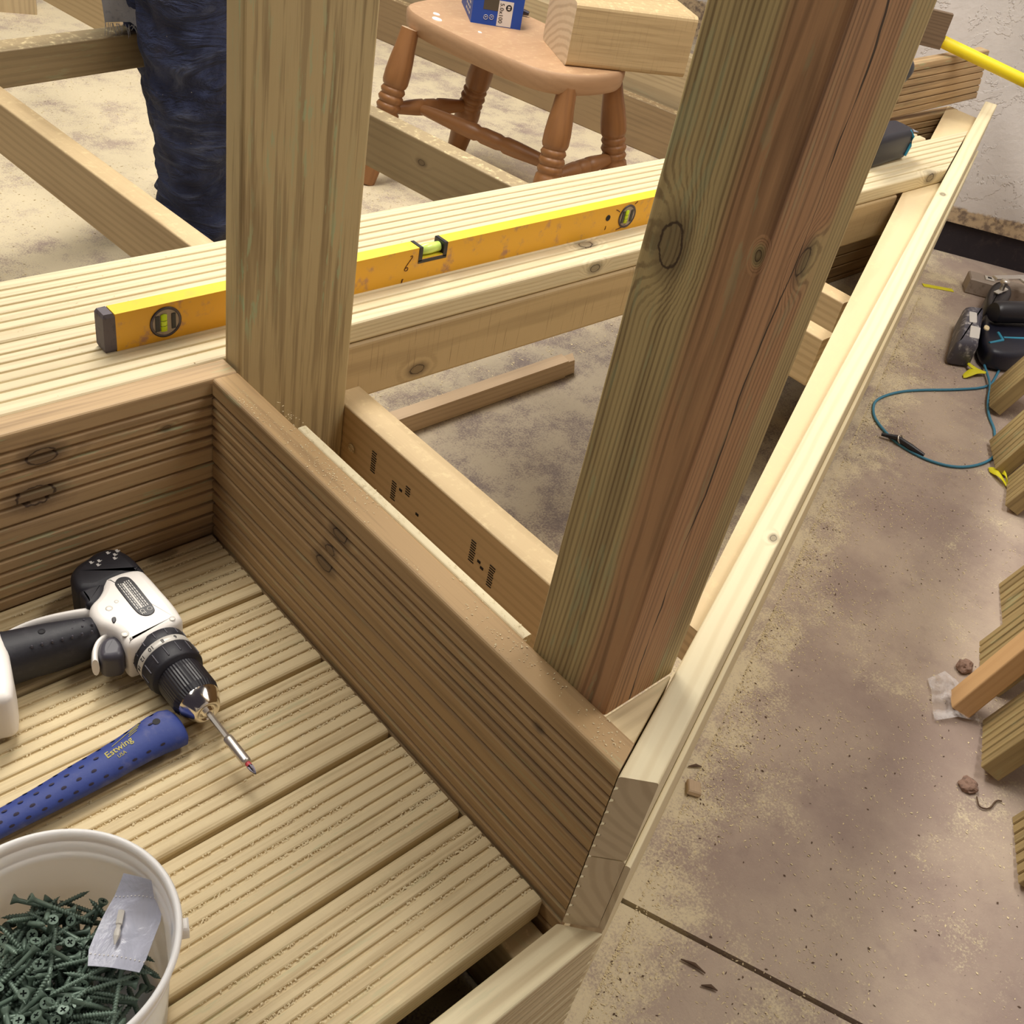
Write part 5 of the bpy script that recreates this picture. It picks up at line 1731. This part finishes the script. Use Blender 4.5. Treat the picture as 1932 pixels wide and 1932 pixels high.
# trousers: two loose legs joined at the hips, wrinkled
def trouser():
    mb = MB()
    seg_ = 48
    # (height, across, forward, half width, half depth)
    main = [(0.045, -0.012, 0.0, 0.098, 0.108), (0.065, -0.012, 0.0, 0.096, 0.106), (0.10, -0.010, 0.0, 0.091, 0.100), (0.15, -0.004, 0.0, 0.086, 0.095), (0.20, -0.003, 0.004, 0.084, 0.092), (0.27, -0.004, 0.01, 0.086, 0.095),
            (0.35, -0.008, 0.015, 0.089, 0.098), (0.43, -0.012, 0.02, 0.092, 0.100), (0.50, -0.014, 0.02, 0.096, 0.102), (0.58, -0.014, 0.015, 0.099, 0.105), (0.66, -0.010, 0.005, 0.103, 0.110), (0.76, 0.015, 0.0, 0.110, 0.118), (0.84, 0.04, -0.01, 0.118, 0.125)]
    back_ = [(0.05, -0.04, -0.26, 0.075, 0.09), (0.10, -0.04, -0.255, 0.073, 0.085), (0.22, -0.045, -0.22, 0.074, 0.082), (0.36, -0.06, -0.18, 0.080, 0.09), (0.50, -0.075, -0.14, 0.088, 0.1), (0.66, -0.085, -0.08, 0.100, 0.112), (0.84, -0.075, -0.04, 0.118, 0.125)]
    for spec, sd in ((main, 1.0), (back_, 9.0)):
        fine_ = []
        for a, b_ in zip(spec, spec[1:]):
            n_ = max(2, int((b_[0] - a[0]) / 0.008))
            for k in range(n_):
                w = k / n_
                fine_.append(tuple(a[i] + (b_[i] - a[i]) * w for i in range(5)))
        fine_.append(spec[-1])
        vs, fs = [], []
        for h_, a, b_, rw, rd in fine_:
            for k in range(seg_):
                an = 2 * math.pi * k / seg_
                low = max(0.0, 1 - h_ / 0.32)
                mid = math.exp(-((h_ - 0.44) / 0.12) ** 2)
                wr_ = (0.012 + 0.016 * low + 0.012 * mid) * noise.noise(V((math.cos(an) * 1.3 + sd, math.sin(an) * 1.3, h_ * (17 + 10 * low))))
                wr_ += 0.006 * noise.noise(V((math.cos(an) * 3 + sd, math.sin(an) * 3, h_ * 42 + 2 * math.sin(an))))
                vs.append(pt(a + (rw + wr_) * math.cos(an), b_ + (rd + wr_) * math.sin(an), h_))
        m2 = len(fine_)
        for i in range(m2 - 1):
            for k in range(seg_):
                fs.append((i * seg_ + k, i * seg_ + (k + 1) % seg_, (i + 1) * seg_ + (k + 1) % seg_, (i + 1) * seg_ + k))
        mb.add(vs, fs, 0, True)
    hips = [(0.80, 0.0, -0.02, 0.175, 0.128), (0.88, 0.0, -0.03, 0.178, 0.132), (0.96, 0.0, -0.03, 0.170, 0.125), (1.02, 0.0, -0.025, 0.168, 0.122)]
    vs, fs = [], []
    for h_, a, b_, rw, rd in hips:
        for k in range(seg_):
            an = 2 * math.pi * k / seg_
            vs.append(pt(a + rw * math.cos(an), b_ + rd * math.sin(an), h_))
    for i in range(3):
        for k in range(seg_):
            fs.append((i * seg_ + k, i * seg_ + (k + 1) % seg_, (i + 1) * seg_ + (k + 1) % seg_, (i + 1) * seg_ + k))
    mb.add(vs, fs, 0, True)
    return obj('jeans', mb, M_DENIM, per, label='dark blue jeans, creased and dusty')


trouser()
for (a, b_) in ((-0.005, 0.0), (-0.04, -0.26)):
    sole = smooth_loop([(-0.045, -0.10), (0.045, -0.10), (0.052, 0.06), (0.04, 0.165), (0.0, 0.185), (-0.035, 0.165), (-0.048, 0.06)], 2)
    mb = MB()
    vs = [pt(a + x, b_ + y, 0) for x, y in sole]
    out = []
    for z, ins in ((0.0, 0.004), (0.012, 0.0), (0.03, 0.002), (0.06, 0.012), (0.085, 0.028)):
        for x, y in sole:
            k = 1 - ins / 0.05
            out.append(tuple(pt(a + x * k, b_ + (y - 0.02) * k + 0.02 - (0.05 * max(0, z - 0.03) / 0.05 if y > 0.05 else 0), z)))
    n_ = len(sole)
    fs = [(i * n_ + k, i * n_ + (k + 1) % n_, (i + 1) * n_ + (k + 1) % n_, (i + 1) * n_ + k) for i in range(4) for k in range(n_)]
    mb.add(out, fs, 0, True)
    mb.add(out[-n_:], [list(range(n_))])
    obj('boot', mb, M_BOOT, per)
# frayed pale cloth hanging at the side of the knee
mb = MB()
rowsf = []
for i in range(7):
    z = 0.80 - i * 0.047
    wv = [pt(-0.185 + 0.02 * k + 0.008 * math.sin(i + k), -0.02 + 0.012 * math.sin(i * 1.3 + k * 2), z - (0.012 * noise.noise(V((k * 1.7, i, 0))) if i == 6 else 0)) for k in range(5)]
    rowsf.append(wv)
mb.grid(rowsf)
mb.grid([[V(p) + f * -0.003 for p in r] for r in rowsf])
rf = random.Random(5)
for k in range(26):
    p = V(rowsf[-1][0]).lerp(V(rowsf[-1][-1]), rf.random())
    mb.tube([p, p + V((rf.uniform(-.008, .008), rf.uniform(-.008, .008), -rf.uniform(.01, .028)))], [0.0008, 0.0004], 4)
obj('frayed_cloth', mb, M_FRAY, per, label='pale frayed denim hem hanging at the knee')

# ------------------------------------------------------------------ loose sawdust
def flakes(name, gen, n_, label, mat, size=(0.0012, 0.0034)):
    rnd = random.Random(hash(name) % 1000 + n_)
    vs, fs = [], []
    made = 0
    tries = 0
    while made < n_ and tries < n_ * 12:
        tries += 1
        p = gen(rnd)
        if p is None:
            continue
        L_ = rnd.uniform(*size)
        w_ = L_ * rnd.uniform(0.25, 0.6)
        a = rnd.uniform(0, 6.283)
        d = V((math.cos(a), math.sin(a), rnd.uniform(-0.25, 0.25)))
        s = V((-math.sin(a), math.cos(a), rnd.uniform(-0.3, 0.3)))
        q = V(p) + V((0, 0, w_ * 0.25 + 0.0003))
        o = len(vs)
        vs += [q - d * L_, q + s * w_ + V((0, 0, w_ * .4)), q + d * L_, q - s * w_ + V((0, 0, w_ * .2))]
        fs += [(o, o + 3, o + 2, o + 1)]
        made += 1
    me = bpy.data.meshes.new(name)
    me.from_pydata([tuple(v) for v in vs], [], fs)
    me.materials.append(mat)
    o = link(name, me)
    tag(o, label, 'sawdust', None, 'stuff')


def g_floor(r):
    # outside the rim: dense against it, thinning out, clumped by noise
    s = r.uniform(-0.35, 2.6)
    d = 0.012 + 0.8 * r.random() ** 3.0
    p = V((0.60, 0.245, 0)) + RD * s - RN * d
    dens = 0.5 + 0.9 * noise.noise(V((p.x * 6, p.y * 6, 0))) + 0.5 * noise.noise(V((p.x * 19, p.y * 19, 4)))
    if r.random() > dens * (1.1 - d):
        return None
    return (p.x, p.y, GZ)


def g_inner(r):
    p = V((r.uniform(0.4, 3.0), r.uniform(1.4, 4.2), 0))
    dens = 0.45 + 0.9 * noise.noise(V((p.x * 5, p.y * 5, 2)))
    if r.random() > dens or (p.dot(NW) > WALL_D - 0.1):
        return None
    return (p.x, p.y, GZ)


def g_deck(r):
    # crumbs caught along the grooves of the low deck
    k = r.randrange(5)
    ya, yb = ((0.3125, 0.4435), (0.4490, 0.5775), (0.5830, 0.7185), (0.7240, 0.8585), (0.8635, 0.9970))[k]
    g = r.randrange(7)
    y = ya + 0.016 + g * (yb - ya - 0.032) / 6 + r.gauss(0, 0.0016)
    x = 0.556 - 0.60 * r.random() ** 1.5
    if 0.35 + 1.1 * noise.noise(V((x * 9, y * 30, 1))) < r.random():
        return None
    if (x - BC.x) ** 2 + (y - BC.y) ** 2 < 0.0105:
        return None
    return (x, y, -0.0015)


def g_bench(r):
    x, y = r.uniform(0.2, 1.6), 1.0365 + 0.29 * r.random()
    if noise.noise(V((x * 7, y * 15, 3))) + 0.25 < r.random():
        return None
    return (x, y, 0.2505)


def g_top(r):
    y = r.uniform(0.30, 0.96)
    x = 0.566 + 0.044 * r.random()
    if 0.2 + 1.0 * noise.noise(V((x * 30, y * 9, 7))) < r.random() or (y < 0.45 and x > 0.597):
        return None
    return (x, y, 0.2506)


flakes('sawdust', g_floor, 14000, 'drift of pale sawdust on the concrete along the outside of the rim', M_DUST, (0.0010, 0.0028))
flakes('bark_crumbs', g_floor, 1100, 'dark bark crumbs mixed in the sawdust outside the rim', M_CHIP, (0.001, 0.0030))
flakes('sawdust', g_inner, 9000, 'pale sawdust over the floor behind the bench', M_DUST, (0.0015, 0.004))
flakes('sawdust', g_deck, 12000, 'sawdust crumbs caught in the grooves of the low deck', M_DUST, (0.0007, 0.0019))
flakes('sawdust', g_bench, 800, 'fine sawdust specks on the bench deck', M_DUST, (0.0005, 0.0015))
flakes('sawdust', g_top, 700, 'fine sawdust along the top of the side riser', M_DUST, (0.0005, 0.0016))
